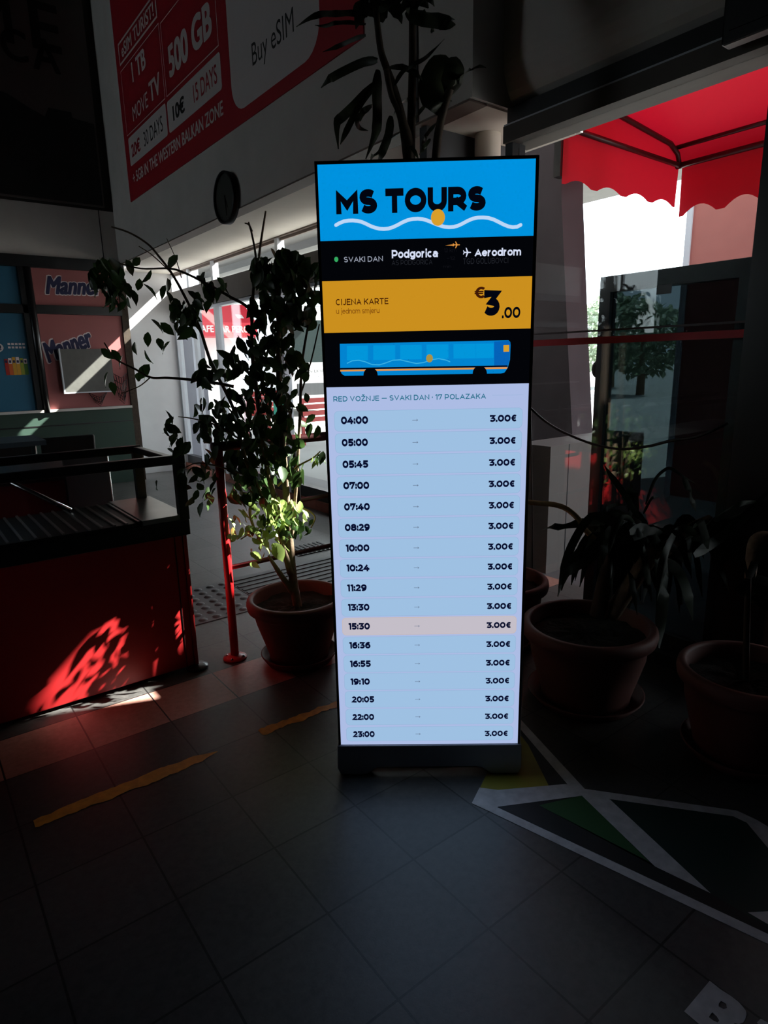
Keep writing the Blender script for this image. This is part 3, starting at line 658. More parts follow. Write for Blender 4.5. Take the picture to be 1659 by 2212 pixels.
# ------------------------------------------------------------------ red counter with rail, left
t = thing('red_counter', 'red box counter with slatted black top and black rail on the left', 'counter', (-.6, .66, 0))
MB().box((-2.4, .41, .02), (.265, .93, .72), M['redpaint']).build('body', t, .004)
b = MB(); b.box((.266, .405, .02), (.284, .94, .70), M['redpaint']); b.box((.225, .407, .02), (.228, .4099, .70), M['blackframe']); b.build('corner_panel', t)
b = MB(); b.box((-2.42, .375, .70), (.295, .955, .775), M['blackframe']); b.build('top_frame', t, .004)
b = MB(); b.box((-2.4, .40, .775), (.075, .93, .79), M['blackplastic']); b.build('top_panel', t)
for k in range(24):
    x = .07 - k * .052
    MB().box((x - .005, .40, .788), (x + .005, .93, .797), M['steel']).build('slat', t)
MB().box((.08, .38, .776), (.292, .945, .80), M['steel']).build('end_plate', t, .002)
for (x, y, z0) in ((.275, .405, .775), (.245, .94, .775), (-2.3, .405, .0), (-2.3, .94, .8)):
    MB().box((x - .022, y - .03, z0), (x + .022, y + .012, 1.06), M['blackframe']).build('rail_post', t)
b = MB(); b.box((-2.4, .37, 1.04), (.30, .415, 1.082), M['blackframe']); b.build('handrail', t, .006)
b = MB(); b.box((-2.4, .915, 1.04), (.27, .955, 1.08), M['blackframe']); b.box((.225, .40, 1.045), (.265, .93, 1.075), M['blackframe']); b.build('handrail', t, .006)
b = MB(); b.tube([(-.34, 1.0, .95), (-.12, .85, .80)], .012, M['chrome'], 10); b.build('chrome_bar', t)
b = MB(); b.lathe([(.001, 0), (.055, 0), (.055, .012), (.03, .018), (.001, .018)], (.275, .41, 0), M['blackframe'], 20); b.build('floor_flange', t)
# seats and boxes behind it
t = thing('red_counter', 'second dark red box counter further back behind the slatted one', 'counter', (-.9, 1.75, 0))
MB().box((-2.6, 1.5, .02), (.03, 2.0, .86), M['darkred']).build('body', t, .004)
MB().box((-2.62, 1.47, .86), (.04, 2.03, .93), M['blackframe']).build('top_frame', t)
t = thing('standing_panel', 'black upright panel with a chrome edge behind the red counter', 'panel', (.1, 1.45, 0))
MB().box((-.03, 1.36, .02), (.2, 1.40, 1.0), M['charcoal']).build('board', t)
b = MB(); b.tube([(.05, 1.38, 1.01), (.185, 1.38, 1.01), (.203, 1.38, .99), (.203, 1.38, .02)], .009, M['chrome'], 8); b.build('edge_tube', t)
for i, x in enumerate((-.55, -.08, .39)):
    t = thing('waiting_chair', ('leftmost black chair of the row below the blue poster', 'middle black chair of the row below the shop window', 'rightmost black chair of the row below the pink poster')[i], 'chair', (x, 3.6, 0), 'black waiting chairs before the shop')
    MB().box((x - .21, 3.42, .42), (x + .21, 3.86, .47), M['blackplastic']).build('seat', t, .02)
    MB().extrude([(x - .21, 3.40, .55), (x + .21, 3.40, .55), (x + .21, 3.34, .93), (x - .21, 3.34, .93)], (0, .035, 0), M['blackplastic']).build('backrest', t, .015)
    for s in (-1, 1):
        for yy in (3.42, 3.82):
            b = MB(); b.tube([(x + s*.2, yy, 0), (x + s*.2, yy, .43 if yy > 3.5 else .57)], .012, M['chrome'], 8); b.build('leg', t)
t = thing('side_table', 'bluish low table top seen behind the black rails at left', 'table', (-.3, 2.9, 0))
MB().box((-1.2, 2.6, .95), (.1, 3.1, .985), M['tablegrey']).build('table_top', t)
for xx in (-1.15, .05):
    b = MB(); b.tube([(xx, 2.85, 0), (xx, 2.85, .95)], .02, M['chrome'], 10); b.build('leg', t)

# ------------------------------------------------------------------ red floor railing by the ficus
t = thing('floor_railing', 'red tubular railing bolted to the floor beside the ficus pot', 'railing', (.47, .38, 0))
def rpost(x):
    b = MB(); b.tube([(x, .385, .012), (x, .385, 1.09)], .021, M['redrail'], 16); o = b.build('post', t)
    f = MB(); f.lathe([(.001, 0), (.06, 0), (.06, .008), (.03, .016), (.021, .022), (.001, .022)], (x, .385, 0), M['redrail'], 24); g = f.build('base_flange', o)
    for k in range(4):
        a = PI/4 + k*PI/2; f = MB(); f.ball((x + .045*math.cos(a), .385 + .045*math.sin(a), .012), .008, M['chrome'], 6); f.build('bolt', o)
for x in (.47, 1.95): rpost(x)
b = MB(); b.tube([(.89, .385, .77), (.89, .385, 1.09)], .016, M['blackframe'], 12); b.build('short_post', t)
b = MB(); b.tube([(.44, .385, 1.10), (2.0, .385, 1.10)], .024, M['maroonrail'], 14); b.build('handrail', t)
for z, x0 in ((.775, .89), (.49, .47)):
    b = MB(); b.tube([(x0, .385, z), (1.95, .385, z)], .0125, M['maroonrail'], 12); b.build('mid_rail', t)

# tactile paving
t = MB()
t.box((.93, .95, 0), (2.05, 1.56, .004), M['tactile'])
for k in range(8): t.box((.94, .98 + k*.073, .004), (2.04, 1.015 + k*.073, .010), M['tactile'])
tag(t.build('tactile_strip'), 'ribbed grey tactile paving strip behind the ficus pot', 'paving')
t = MB(); t.box((.31, .93, 0), (.925, 1.55, .004), M['tactile'])
for i in range(7):
    for j in range(7): t.lathe([(.001, .012), (.018, .011), (.028, .004)], (.36 + i*.087, .975 + j*.087, 0), M['tactile'], 12)
tag(t.build('tactile_tile'), 'grey tactile tile with raised domes behind the red railing post', 'paving')
t = MB(); t.box((1.62, 1.72, 0), (1.98, 1.98, .006), M['blackframe'])
for k in range(8): t.box((1.64 + k*.042, 1.73, .006), (1.66 + k*.042, 1.97, .010), M['charcoal'])
tag(t.build('floor_grate'), 'small dark grate in the floor near the window wall', 'grate')

# ------------------------------------------------------------------ floor graphics and paint
def flo(pts, z): return [at(x, y, 2, 0) + Vector((0, 0, z)) for x, y in pts]
c6 = lambda x, y: (960 + x/2.373, 1500 + y/2.373)
g = MB()
def fp(pts, k, z=.0012): P = flo([c6(*p) for p in pts], z); P = P if sum((P[i].x*P[(i+1)%len(P)].y - P[(i+1)%len(P)].x*P[i].y) for i in range(len(P))) > 0 else P[::-1]; g.add(P, [list(range(len(P)))], M[k])
fp([(275,578),(705,520),(1365,1022),(1700,1200),(1700,1250)], 'floorblack', .0010)
fp([(835,535),(1480,625),(1550,660),(1720,860),(1760,1250),(1650,1190),(1365,1022)], 'floordgreen', .0011)
fp([(485,570),(705,520),(1070,880),(1050,860)], 'floorgreen', .0014)
fp([(340,150),(430,260),(535,470),(300,492),(180,485)], 'flooryellow', .0012)
fp([(360,150),(400,190),(650,465),(535,470),(430,260)], 'floorblack', .0012)
fp([(330,110),(372,110),(720,487),(635,468)], 'floorwhite', .0016)
fp([(620,462),(700,478),(850,542),(1365,1022),(1080,885),(705,522)], 'floorwhite', .0018)
fp([(140,560),(180,480),(275,492),(620,462),(715,485),(705,522),(275,578),(245,606)], 'floorwhite', .0020)
fp([(140,560),(270,580),(1760,1278),(1760,1330),(240,606)], 'floorwhite', .0015)
fp([(710,485),(1500,598),(1600,645),(1760,740),(1760,900),(1650,780),(1550,660),(1480,627),(835,537)], 'floorwhite', .0017)
fp([(1555,1120),(1700,1112),(1760,1240)], 'floorwhite', .0017)
tag(g.build('floor_graphic'), 'large white, black and green line graphic stuck on the floor at right', 'floor sticker')
cB = lambda x, y: (1440 + x/7.575, 2080 + y/7.575)
def ground(pts, z): P = flo(pts, z); return P
g = MB()
bm = bmesh.new()
Bout = [(705,300),(880,440),(1060,555),(1180,650),(1250,730),(1295,790),(1305,850),(1285,930),(1250,985),(1180,1010),(1100,990),(1150,1080),(1130,1160),(1060,1210),(960,1200),(800,1140),(520,1000),(285,800)]
h1 = [(890,630),(975,680),(985,750),(930,765),(850,720),(850,680)]
h2_ = [(745,815),(820,885),(860,950),(835,985),(760,950),(690,895)]
import mathutils.geometry as mg
P2 = [[at(*cB(*p), 2, 0) for p in loop] for loop in (Bout, h1, h2_)]
tri = mg.tessellate_polygon([[Vector((p.x, p.y, 0)) for p in lp] for lp in P2])
flat = [Vector((p.x, p.y, .0015)) for lp in P2 for p in lp]
g.add(flat, [tuple(f) for f in tri], M['floorwhite'])
tag(g.build('floor_letter'), 'white capital letter B stuck on the dark floor, bottom right', 'floor lettering', 'white floor letters')
g = MB(); P = [at(*cB(*p), 2, 0) + Vector((0,0,.0015)) for p in ((1540,920),(1475,985),(1650,1180),(1800,1180),(1800,1020),(1660,990))]; g.add(P, [list(range(6))], M['floorwhite'])
tag(g.build('floor_letter'), 'corner of a second white floor letter cut off by the right edge', 'floor lettering', 'white floor letters')
def stripe(pa, pb, wd, label, z=.0015, n=46, seed=1, taper=True):
    r = random.Random(seed); A = at(*pa, 2, 0); B = at(*pb, 2, 0); d = (B - A); q = Vector((-d.y, d.x, 0)).normalized(); U_ = []; D_ = []; o1 = o2 = 0
    for i in range(n + 1):
        f = i / n; o1 += r.uniform(-.006, .006); o2 += r.uniform(-.006, .006); o1 *= .8; o2 *= .8
        e = min(1, f*9 + .8, (1 - f)*6 + .12) if taper else 1
        c = A + d * f; U_.append(c + q*(wd/2*e + o1*e)); D_.append(c - q*(wd/2*e + o2*e))
    g = MB(); g.add([p + Vector((0,0,z)) for p in D_ + U_], [(i, i+1, n+2+i, n+1+i) for i in range(n)], M['paintyellow'])
    tag(g.build('paint_stripe'), label, 'floor paint', 'worn yellow floor stripes')
stripe((74, 1780), (470, 1624), .052, 'long worn yellow paint stripe on the tiles at left', seed=3)
stripe((562, 1583), (760, 1508), .045, 'short worn yellow paint stripe running behind the lit poster', seed=5)

# ------------------------------------------------------------------ pots
def pot(t, c, H, R, rb, rs, zs=.045):
    b = MB(); b.lathe([(.001, .02), (rb, .02), (rb*1.02, .05), (rb + (R-rb)*.55, H*.62), (R*.87, H - .075), (R*.90, H - .07), (R*.98, H - .055), (R, H - .03), (R*.985, H - .008), (R*.95, H), (R*.88, H), (R*.86, H-.012), (R*.84, H - .06), (R*.8, H - .1)], (c[0], c[1], 0), M['terracotta'], 56); b.build('pot', t)
    b = MB(); b.lathe([(.001, 0), (rs*.85, 0), (rs, zs), (rs*.97, zs + .004), (rs*.9, .016), (.001, .014)], (c[0], c[1], 0), M['terracotta'], 48); b.build('saucer', t)
    b = MB(); n = 40; vs_ = [(c[0], c[1], H - .055)]; r_ = random.Random(int(c[0]*100))
    for ring in range(1, 7):
        for k in range(n):
            a = 2*PI*k/n; rr = R*.835*ring/6; vs_.append((c[0] + rr*math.cos(a), c[1] + rr*math.sin(a), H - .06 + r_.uniform(-.008, .008)))
    fs = [(0, 1+k, 1+(k+1)%n) for k in range(n)]
    for ring in range(5):
        for k in range(n): fs.append((1+ring*n+k, 1+(ring+1)*n+k, 1+(ring+1)*n+(k+1)%n, 1+ring*n+(k+1)%n))
    b.add(vs_, fs, M['soil'], True); b.build('soil', t)

# ------------------------------------------------------------------ ficus
FB = (.73, .17, 0)
t = thing('potted_ficus', 'tall thin ficus in a terracotta pot left of the lit poster', 'plant', FB)
pot(t, FB, .345, .25, .15, .195)
def smooth(pts, n=5):
    P = [Vector(p) for p in pts]; out = []
    for i in range(len(P) - 1):
        p0, p1, p2, p3 = P[max(i-1,0)], P[i], P[i+1], P[min(i+2, len(P)-1)]
        for k in range(n):
            f = k/n; out.append(.5*((2*p1) + (p2-p0)*f + (2*p0-5*p1+4*p2-p3)*f*f + (-p0+3*p1-3*p2+p3)*f**3))
    return out + [P[-1]]
tr = MB()
def stem(px, r0, r1, d0=0, d1=0, m='bark', mb=None, base=FB):
    P = smooth([near(x, y, base, d0 + (d1-d0)*i/(len(px)-1)) for i, (x, y) in enumerate(px)]); n = len(P)
    (mb or tr).tube(P, [r0 + (r1-r0)*i/(n-1) for i in range(n)], M[m], 7); return P
stem([(646,1325),(634,1255),(628,1190),(622,1120),(614,1000),(606,900),(602,800),(602,700),(598,600)], .024, .009)
stem([(634,1280),(602,1235),(580,1200)], .020, .006, 0, -.03)
stem([(628,1240),(606,1150),(596,1090),(575,1000),(556,860),(545,760),(545,680),(550,580)], .017, .006, -.02, .05)
stem([(552,620),(553,560),(545,510),(537,480)], .006, .004, .05, .06); stem([(556,600),(560,550),(567,500),(574,456)], .007, .004, .05, .06)
stem([(545,500),(538,486),(529,482)], .004, .003, .05, .06)
stem([(600,1130),(560,1060),(527,980),(503,880),(458,788),(430,705),(400,642),(372,592),(345,556),(319,527),(280,503),(241,490)], .010, .0035, 0, .12)
stem([(545,700),(536,665),(495,640),(445,612),(400,590),(366,580),(305,580),(255,568)], .008, .003, .05, -.05)
stem([(505,835),(470,828),(430,822),(365,816),(325,815),(290,796),(250,775),(225,740)], .008, .003, 0, -.1)
stem([(325,815),(300,835),(262,850)], .003, .002, -.06, -.1)
stem([(628,1190),(640,1050),(648,900),(652,790),(668,690),(684,600)], .010, .004, .04, .1)
stem([(650,850),(672,780),(690,700)], .005, .003, .1, .12)
stem([(372,592),(352,572),(325,548),(300,532)], .003, .002, .1, .1); stem([(392,600),(380,560),(360,515)], .0025, .0015, .1, .12)
stem([(520,950),(470,920),(420,905),(385,900)], .005, .002, 0, -.05); stem([(540,1030),(480,1010),(430,1000),(400,1010)], .005, .002, 0, -.08)
stem([(600,1050),(640,1010),(675,990),(692,975)], .006, .003, 0, .0, 'palestem')
stem([(622,1140),(650,1100),(680,1115),(672,1140)], .006, .003, -.02, -.04, 'palestem'); stem([(600,1120),(560,1140),(520,1165)], .005, .003, -.02, -.05, 'palestem')
stem([(548,1075),(540,1110),(558,1160),(590,1195)], .009, .004, -.05, -.06, 'palestem')
tr.build('trunk', t)
LF = [(0,0,0),(.18,.30,.05),(.45,.42,.09),(.72,.28,.06),(.9,.09,.0),(1.0,0,-.05)]
def leaf(mb, p, d, nrm, L_, m, wk=.62, curl=.12):
    d = d.normalized(); s_ = d.cross(nrm); s_ = s_.normalized() if s_.length > 1e-4 else d.orthogonal().normalized(); n_ = s_.cross(d)
    vs_ = []; fs = []
    for (f, w_, z) in LF:
        c = p + d*(f*L_) - n_*(curl*L_*f*f)
        vs_ += [c - s_*w_*L_*wk + n_*z*L_, c, c + s_*w_*L_*wk + n_*z*L_]
    for i in range(len(LF)-1): fs += [(i*3,i*3+1,i*3+4,i*3+3),(i*3+1,i*3+2,i*3+5,i*3+4)]
    mb.add(vs_, fs, M[m], True)
fo = MB()
def fleaf(px, py, dep, L_=None, m='ficus', r=rnd):
    if px < 445 and py > 900: dep -= .32                    # clear of the counter rail
    p = near(px, py, FB, dep); a = r.uniform(0, 2*PI); tl = r.uniform(.25, 1.0)
    d = Vector((math.cos(a)*tl, math.sin(a)*tl, -r.uniform(.55, 1.0))); L_ = L_ or r.uniform(.052, .095)
    nn = Vector((r.uniform(-1,1), r.uniform(-1,1), r.uniform(-.2,1))) - VN*r.uniform(0, .9)
    d = d.normalized(); leaf(fo, p - d*(L_*.5), d, nn, L_, m)
blobs = [(232,605,36,34,44),(600,585,60,40,40),(640,660,40,40,30),(255,640,28,28,20),(395,680,28,26,20),(400,705,26,28,14),(440,650,26,22,9),(470,625,18,12,5),(572,592,28,28,24),(630,590,36,40,36),(610,640,50,40,44),(665,600,22,34,10),(600,700,46,50,46),(555,690,18,50,12),
  (660,680,20,40,7),(590,780,48,46,46),(540,760,20,40,12),(635,760,18,40,8),(455,812,38,24,26),(500,790,24,30,12),(560,850,48,40,36),(600,870,40,40,24),(505,880,40,34,18),(440,884,22,10,5),(372,925,16,26,7),
  (520,930,52,40,44),(590,950,54,50,52),(455,930,36,30,18),(388,962,26,18,8),(545,1000,54,44,46),(610,1020,44,40,36),(478,1000,34,34,20),(440,1050,30,34,12),(405,1030,22,24,6),(530,1060,36,34,24),(570,1080,40,22,22),(620,870,16,50,6),(655,880,10,40,4),(648,800,14,40,5),
  (300,800,16,20,3),(690,620,12,40,5)]
for cx, cy, rx, ry, n in blobs:
    for _ in range(int(n*1.12)):
        a = rnd.uniform(0, 2*PI); q = math.sqrt(rnd.random()); fleaf(cx + rx*q*math.cos(a), cy + ry*q*math.sin(a), rnd.gauss(.02, .09))
for px, py in ((281,579),(294,566),(317,599),(300,616),(281,631),(289,640),(326,628),(352,632),(363,619),(366,640),(372,566),(435,604),(382,654),(341,703),(362,711),(319,734),(346,742),(357,750),(319,771),(351,747),(233,765),(260,781),(291,752),(228,820),(244,838),(252,768),(437,604),(444,630),(479,612),(470,637),(440,876),(365,912),(374,927),(338,1049),(430,1021),(403,1052),(409,1086),(433,1100),(452,1089),(660,815),(670,905),(665,680),(690,640),(668,930),(684,935),(650,960)):
    fleaf(px, py, rnd.uniform(-.08, .1), rnd.uniform(.066, .088))
fleaf(493, 775, -.05, .13); 
for cx, cy, rx, ry, n, m_ in ((600,1110,66,26,60,'ficuslit'),(560,1130,60,30,36,'ficuslit'),(640,1130,40,30,24,'ficus'),(590,1170,40,26,22,'ficuslit'),(556,1205,18,20,7,'ficuslit'),(505,1155,18,12,6,'ficuslit'),(690,990,10,12,6,'ficus'),(678,1000,9,9,3,'ficuslit'),(600,1140,60,40,24,'ficus')):
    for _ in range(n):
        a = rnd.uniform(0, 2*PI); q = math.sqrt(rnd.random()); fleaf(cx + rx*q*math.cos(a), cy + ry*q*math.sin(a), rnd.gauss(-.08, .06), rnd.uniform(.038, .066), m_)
leaf(fo, near(595, 1172, FB, -.12), RX*.25 - UP + RX*.1, -VN, .10, 'ficuslit', .8)
fo.build('foliage', t)

# ------------------------------------------------------------------ tall dracaena behind the poster
DB = (1.66, -.34, 0)
t = thing('potted_dracaena', 'tall dark strap-leaved palm rising behind the lit poster', 'plant', DB)
pot(t, DB, .36, .26, .17, .21)
tr = MB()
for px, r0, r1, d1 in (([(1060,1270),(955,1000),(890,640),(886,345),(870,262),(850,190),(836,150),(822,105),(812,20)], .026, .013, -.05), ([(891,620),(884,400),(868,262),(846,205),(834,150)], .022, .012, -.05),
      ([(1085,1270),(975,950),(915,600),(941,345),(946,295),(955,250),(968,205),(984,150)], .02, .018, -.05), ([(886,420),(889,250),(891,120),(890,-60)], .022, .014, .0)):
    stem(px, r0, r1, 0, d1, 'darkstem', tr, DB)
tr.build('trunk', t)
fo = MB()
def strap(px, wd, base, dep=0.0, m='palm', mb=None, dj=.05, seed=None):
    n0 = len(px); P = smooth([near(x, y, base, dep + dj*math.sin(i*1.3 + x)) for i, (x, y) in enumerate(px)], 4); n = len(P)
    sc_ = (Vector(base) - CAM).dot(VN) / FPX
    W_ = [wd*sc_*max(.12, min(1, 1.0*(i/(n-1))*4 + .45, (1 - i/(n-1))*3.2)) for i in range(n)]
    sd_ = RX*rnd.uniform(.5, 1) + UP*rnd.uniform(.3, .9)
    (mb or fo).ribbon(P, W_, M[m], sd_, rnd.uniform(.05, .25), VN if rnd.random() < .8 else None)
for px, wd, dp in (([(815,130),(784,134),(735,157),(712,170),(693,190)], 15, -.05), ([(812,178),(767,226),(742,250),(728,268),(731,322)], 17, -.06), ([(812,182),(785,215),(765,250),(745,290),(735,312)], 12, -.06),
     ([(817,150),(815,200),(816,246),(812,285),(790,344)], 19, -.05), ([(803,228),(785,240),(774,258),(778,275),(795,282)], 12, -.03), ([(840,146),(868,143),(901,157),(915,175),(925,200)], 14, -.02),
     ([(852,184),(866,158),(888,141),(912,128),(932,112),(960,84)], 9, -.04), ([(978,186),(990,172),(1005,160),(1022,146),(1034,142),(1050,146)], 12, -.05), ([(792,34),(760,28),(725,29),(695,30),(668,40),(640,58)], 11, -.05),
     ([(790,52),(755,48),(725,49),(700,56),(680,54)], 7, -.02), ([(790,76),(765,84),(741,95),(720,104),(697,112)], 8, -.02), ([(880,20),(915,32),(953,40),(970,46),(984,52)], 34, -.04), ([(930,45),(938,56),(934,66),(932,72)], 8, -.05),
     ([(920,226),(908,240),(898,255),(890,280),(886,300)], 7, .0), ([(942,266),(930,280),(920,294),(914,310),(910,330)], 7, .0), ([(975,130),(950,160),(940,190),(950,220),(958,250)], 60, -.03), ([(986,122),(984,150),(975,185),(965,215)], 40, -.05),
     ([(905,215),(880,215),(862,225),(850,250)], 7, 0), ([(860,290),(835,310),(812,330),(800,350)], 20, -.03), ([(845,250),(840,290),(825,330),(815,350)], 16, -.02), ([(870,270),(880,300),(895,325),(905,345)], 9, -.04), ([(930,300),(915,320),(905,335)], 7, -.03)):
    strap(px, wd, DB, dp)
for i in range(34):                           # crown at the top of the frame
    a = rnd.uniform(0, 2*PI); x0, y0 = rnd.uniform(810, 890), rnd.uniform(-70, 60); L_ = rnd.uniform(50, 120)
    dx, dy = math.cos(a)*L_, math.sin(a)*L_*.5 - rnd.uniform(0, 20)
    strap([(x0, y0), (x0 + dx*.5, y0 + dy*.5 - 12), (x0 + dx*.85, y0 + dy*.8 + 4), (x0 + dx, y0 + dy + rnd.uniform(8, 34))], rnd.uniform(9, 20), DB, rnd.uniform(-.15, .12))
fo.build('foliage', t)

# ------------------------------------------------------------------ yucca in the middle right pot
YB = (1.52, -.99, 0)
t = thing('potted_yucca', 'drooping strap-leaved plant in the big terracotta pot right of the poster', 'plant', YB)
pot(t, YB, .36, .285, .19, .25)
tr = MB()
stem([(1290,1330),(1310,1240),(1340,1170),(1375,1120)], .035, .028, 0, 0, 'darkstem', tr, YB); stem([(1320,1330),(1370,1250),(1405,1200),(1426,1176)], .035, .04, 0, -.12, 'bark', tr, YB)
stem([(1300,1330),(1400,1230),(1480,1150),(1535,1122)], .026, .022, 0, .05, 'bark', tr, YB)
stem([(1300,1180),(1262,1142),(1250,1122),(1225,1100),(1198,1090),(1165,1087),(1138,1084)], .012, .011, 0, .05, 'palestem', tr, YB)
tr.build('trunk', t)
fo = MB()
for px, wd, dp in (([(1378,1118),(1360,1085),(1340,1055),(1320,1028),(1306,1006)], 13, -.05), ([(1372,1116),(1368,1085),(1366,1062),(1366,1046)], 25, 0), ([(1395,1090),(1413,1041),(1432,1018),(1450,1012),(1478,1030),(1502,1044)], 7, -.05), ([(1477,1030),(1490,1058),(1498,1082),(1504,1106)], 15, -.05),
     ([(1330,1134),(1270,1130),(1230,1131),(1200,1138),(1171,1145)], 20, -.03), ([(1345,1120),(1310,1160),(1285,1200),(1250,1222),(1224,1242),(1213,1276)], 26, -.08), ([(1425,1185),(1432,1240),(1434,1290),(1430,1350),(1424,1400)], 34, -.1), ([(1440,1210),(1465,1235),(1480,1262),(1490,1300),(1497,1340)], 26, -.08),
     ([(1480,1165),(1509,1152),(1545,1135),(1581,1118),(1659,1085)], 9, -.05), ([(1520,1140),(1546,1117),(1580,1095),(1615,1086),(1680,1084)], 12, -.05), ([(1500,1200),(1545,1170),(1590,1135),(1680,1040)], 22, -.08), ([(1390,1110),(1400,1090),(1410,1075),(1422,1073)], 6, -.03), ([(1300,1125),(1310,1100),(1330,1090),(1350,1092)], 8, 0)):
    strap(px, wd, YB, dp, 'strap')
for i in range(70):
    x0, y0 = rnd.choice(((1360,1140),(1420,1150),(1480,1150),(1340,1150))); x0 += rnd.uniform(-25, 25); y0 += rnd.uniform(-15, 25)
    dx = rnd.uniform(-140, 120); h_ = rnd.uniform(10, 40); dr_ = rnd.uniform(40, 170)
    strap([(x0, y0), (x0 + dx*.4, y0 - h_*.5), (x0 + dx*.75, y0 + dr_*.3), (x0 + dx*.9, y0 + dr_*.7), (x0 + dx, y0 + dr_)], rnd.uniform(12, 26), YB, rnd.uniform(-.15, .22), 'strap')
fo.build('foliage', t)

# plant at the right edge
QB = (1.62, -1.61, 0)
t = thing('potted_plant', 'single-stemmed plant in the terracotta pot cut by the right edge', 'plant', QB)
pot(t, QB, .355, .245, .165, .21)
tr = MB(); stem([(1612,1480),(1612,1400),(1614,1320),(1616,1250)], .012, .010, 0, 0, 'darkstem', tr, QB)
stem([(1618,1300),(1625,1200),(1640,1165),(1675,1172)], .016, .034, .05, .08, 'bark', tr, QB); tr.build('trunk', t)
fo = MB()
for px, wd, dp in (([(1616,1262),(1640,1262),(1670,1275),(1700,1300)], 44, -.02), ([(1616,1270),(1600,1262),(1640,1290),(1690,1330)], 40, .02), ([(1616,1255),(1608,1215),(1594,1178)], 6, 0), ([(1618,1250),(1640,1200),(1690,1150)], 18, .0), ([(1616,1250),(1650,1300),(1680,1310)], 30, .05)):
    strap(px, wd, QB, dp, 'strap')
fo.build('foliage', t)

# cables
def cable(px, X, label, r=.005):
    b = MB(); b.tube(smooth([at(x, y, 0, X + dx) for (x, y, dx) in px]), r, M['cable'], 7); tag(b.build('cable'), label, 'cable')
cable([(1128,872,-.1),(1146,882,-.05),(1175,908,0),(1210,930,0),(1260,952,0),(1300,964,0),(1345,970,0),(1400,964,0),(1450,952,0),(1500,945,0),(1540,930,0),(1572,914,.03)], 2.02, 'black cable sagging in front of the glass door', .0065)
cable([(1146,882,0),(1147,960,0),(1150,1100,0),(1150,1200,0),(1150,1262,0),(1152,1340,-.02),(1152,1375,-.02)], 1.98, 'thin black cord hanging down beside the lit poster', .004)

# ------------------------------------------------------------------ outside
struct(MB().box((XW + .06, -40, -.2), (120, 120, -.03), M['asphalt']).build('ground'))
struct(MB().box((XW + .06, -9, -.03), (3.6, 7.0, -.005), M['tactile']).build('trim_8'))
ov = MB(); ov.box((2.2, -9.4, 3.6), (3.6, .03, 3.8), M['slab']); ov.box((2.6, .03, 3.6), (3.6, 12, 3.8), M['slab']); ov.box((3.5, -9.4, 2.5), (3.62, -1.20, 3.6), M['slab']); struct(ov.build('roof_overhang_sun_block'))  # unseen beam added under the overhang to cut off the sun on the right
b = MB(); b.box((2.72, -9.4, 3.75), (2.9, 12, 6.4), M['slab']); b.box((2.72, 6.9, 0), (3.1, 12, 3.5), M['greywall']); struct(b.build('wall_outside'))
cz = MB(); cz.box((5.79, -7, 4.7), (11.6, 44, 5.0), M['slab']); cz.box((8.6, -7, 4.5), (8.9, 44, 4.7), M['slab']); struct(cz.build('roof_canopy'))
t = tag(MB().box((3.15, 2.95, 3.585), (3.45, 3.15, 3.6), emit('lamp_glow', (255, 255, 255), 2.0)).build('ceiling_lamp'), 'small white ceiling lamp under the outdoor roof seen through the transom', 'lamp')
# pillar
t = thing('concrete_pillar', 'tapering dark concrete pillar outside the glass wall', 'pillar', (4.15, 1.35, 0))
pl = [(.84, -.03), (1.03, 1.6), (1.16, 2.8), (1.26, 4.69)]
b = MB(); vs_ = []
for yy, z in pl: vs_ += [(4.0, yy, z), (4.3, yy, z), (4.3, 1.9, z), (4.0, 1.9, z)]
fs = [(i*4+k, i*4+(k+1)%4, (i+1)*4+(k+1)%4, (i+1)*4+k) for i in range(3) for k in range(4)] + [(3,2,1,0), (12,13,14,15)]
b.add(vs_, fs, M['concrete']); b.build('shaft', t)
b = MB(); b.box((2.75, .20, -.03), (3.9, .5, .90), M['plinth']); b.box((2.95, .196, -.03), (2.956, .2, .90), M['charcoal']); tag(b.build('low_wall'), 'low pale stone-clad wall outside behind the glass by the pillar', 'wall')
# awning
t = thing('entrance_awning', 'red scalloped cloth awning outside above the glass door', 'awning', (4.4, .1, 3.1))
YL, YRt = .90, -.68; A3 = [(3.66, 3.49), (4.4, 3.43), (5.17, 3.36), (5.30, 3.30), (5.36, 3.19)]
b = MB(); b.add([(x, YL, z) for x, z in A3] + [(x, YRt, z) for x, z in A3], [(i, i+1, 6+i, 5+i) for i in range(4)], M['awning'], True); b.build('roof_cloth', t)
def scallop(fn, n, amp, steps=10):
    top = []; bot = []
    for i in range(n*steps + 1):
        f = i/(n*steps); bot.append(fn(f, -amp*(1 - max(0, (abs(math.sin(PI*n*f)) - .3)/.7))))
    return bot
for yy in (YL, YRt):
    b = MB(); bot = scallop(lambda f, dz: (3.66 + f*1.68, yy, 2.85 + .03*f + dz), 4, .045)
    top = [(x, yy, z) for x, z in A3]; P = bot + top[::-1]; b.add(P, [list(range(len(P)))], M['awning']); b.build('side_cloth', t)
b = MB(); bot = scallop(lambda f, dz: (5.375, YL - .03 + f*(YRt - YL + .06), 2.83 + dz), 4, .08)
P = bot + [(5.365, YRt + .03, 3.19), (5.365, YL - .03, 3.19)]; b.add(P, [list(range(len(P)))], M['awning']); b.build('front_valance', t)
b = MB(); r_ = .022
for yy in (YL - .03, YRt + .03):
    b.tube([(3.66, yy, 3.19), (5.34, yy, 3.18)], r_, M['maroonrail'], 8); b.tube([(3.68, yy, 3.46)] + [(x - .03, yy, z - .03) for x, z in A3[1:]], r_, M['maroonrail'], 8)
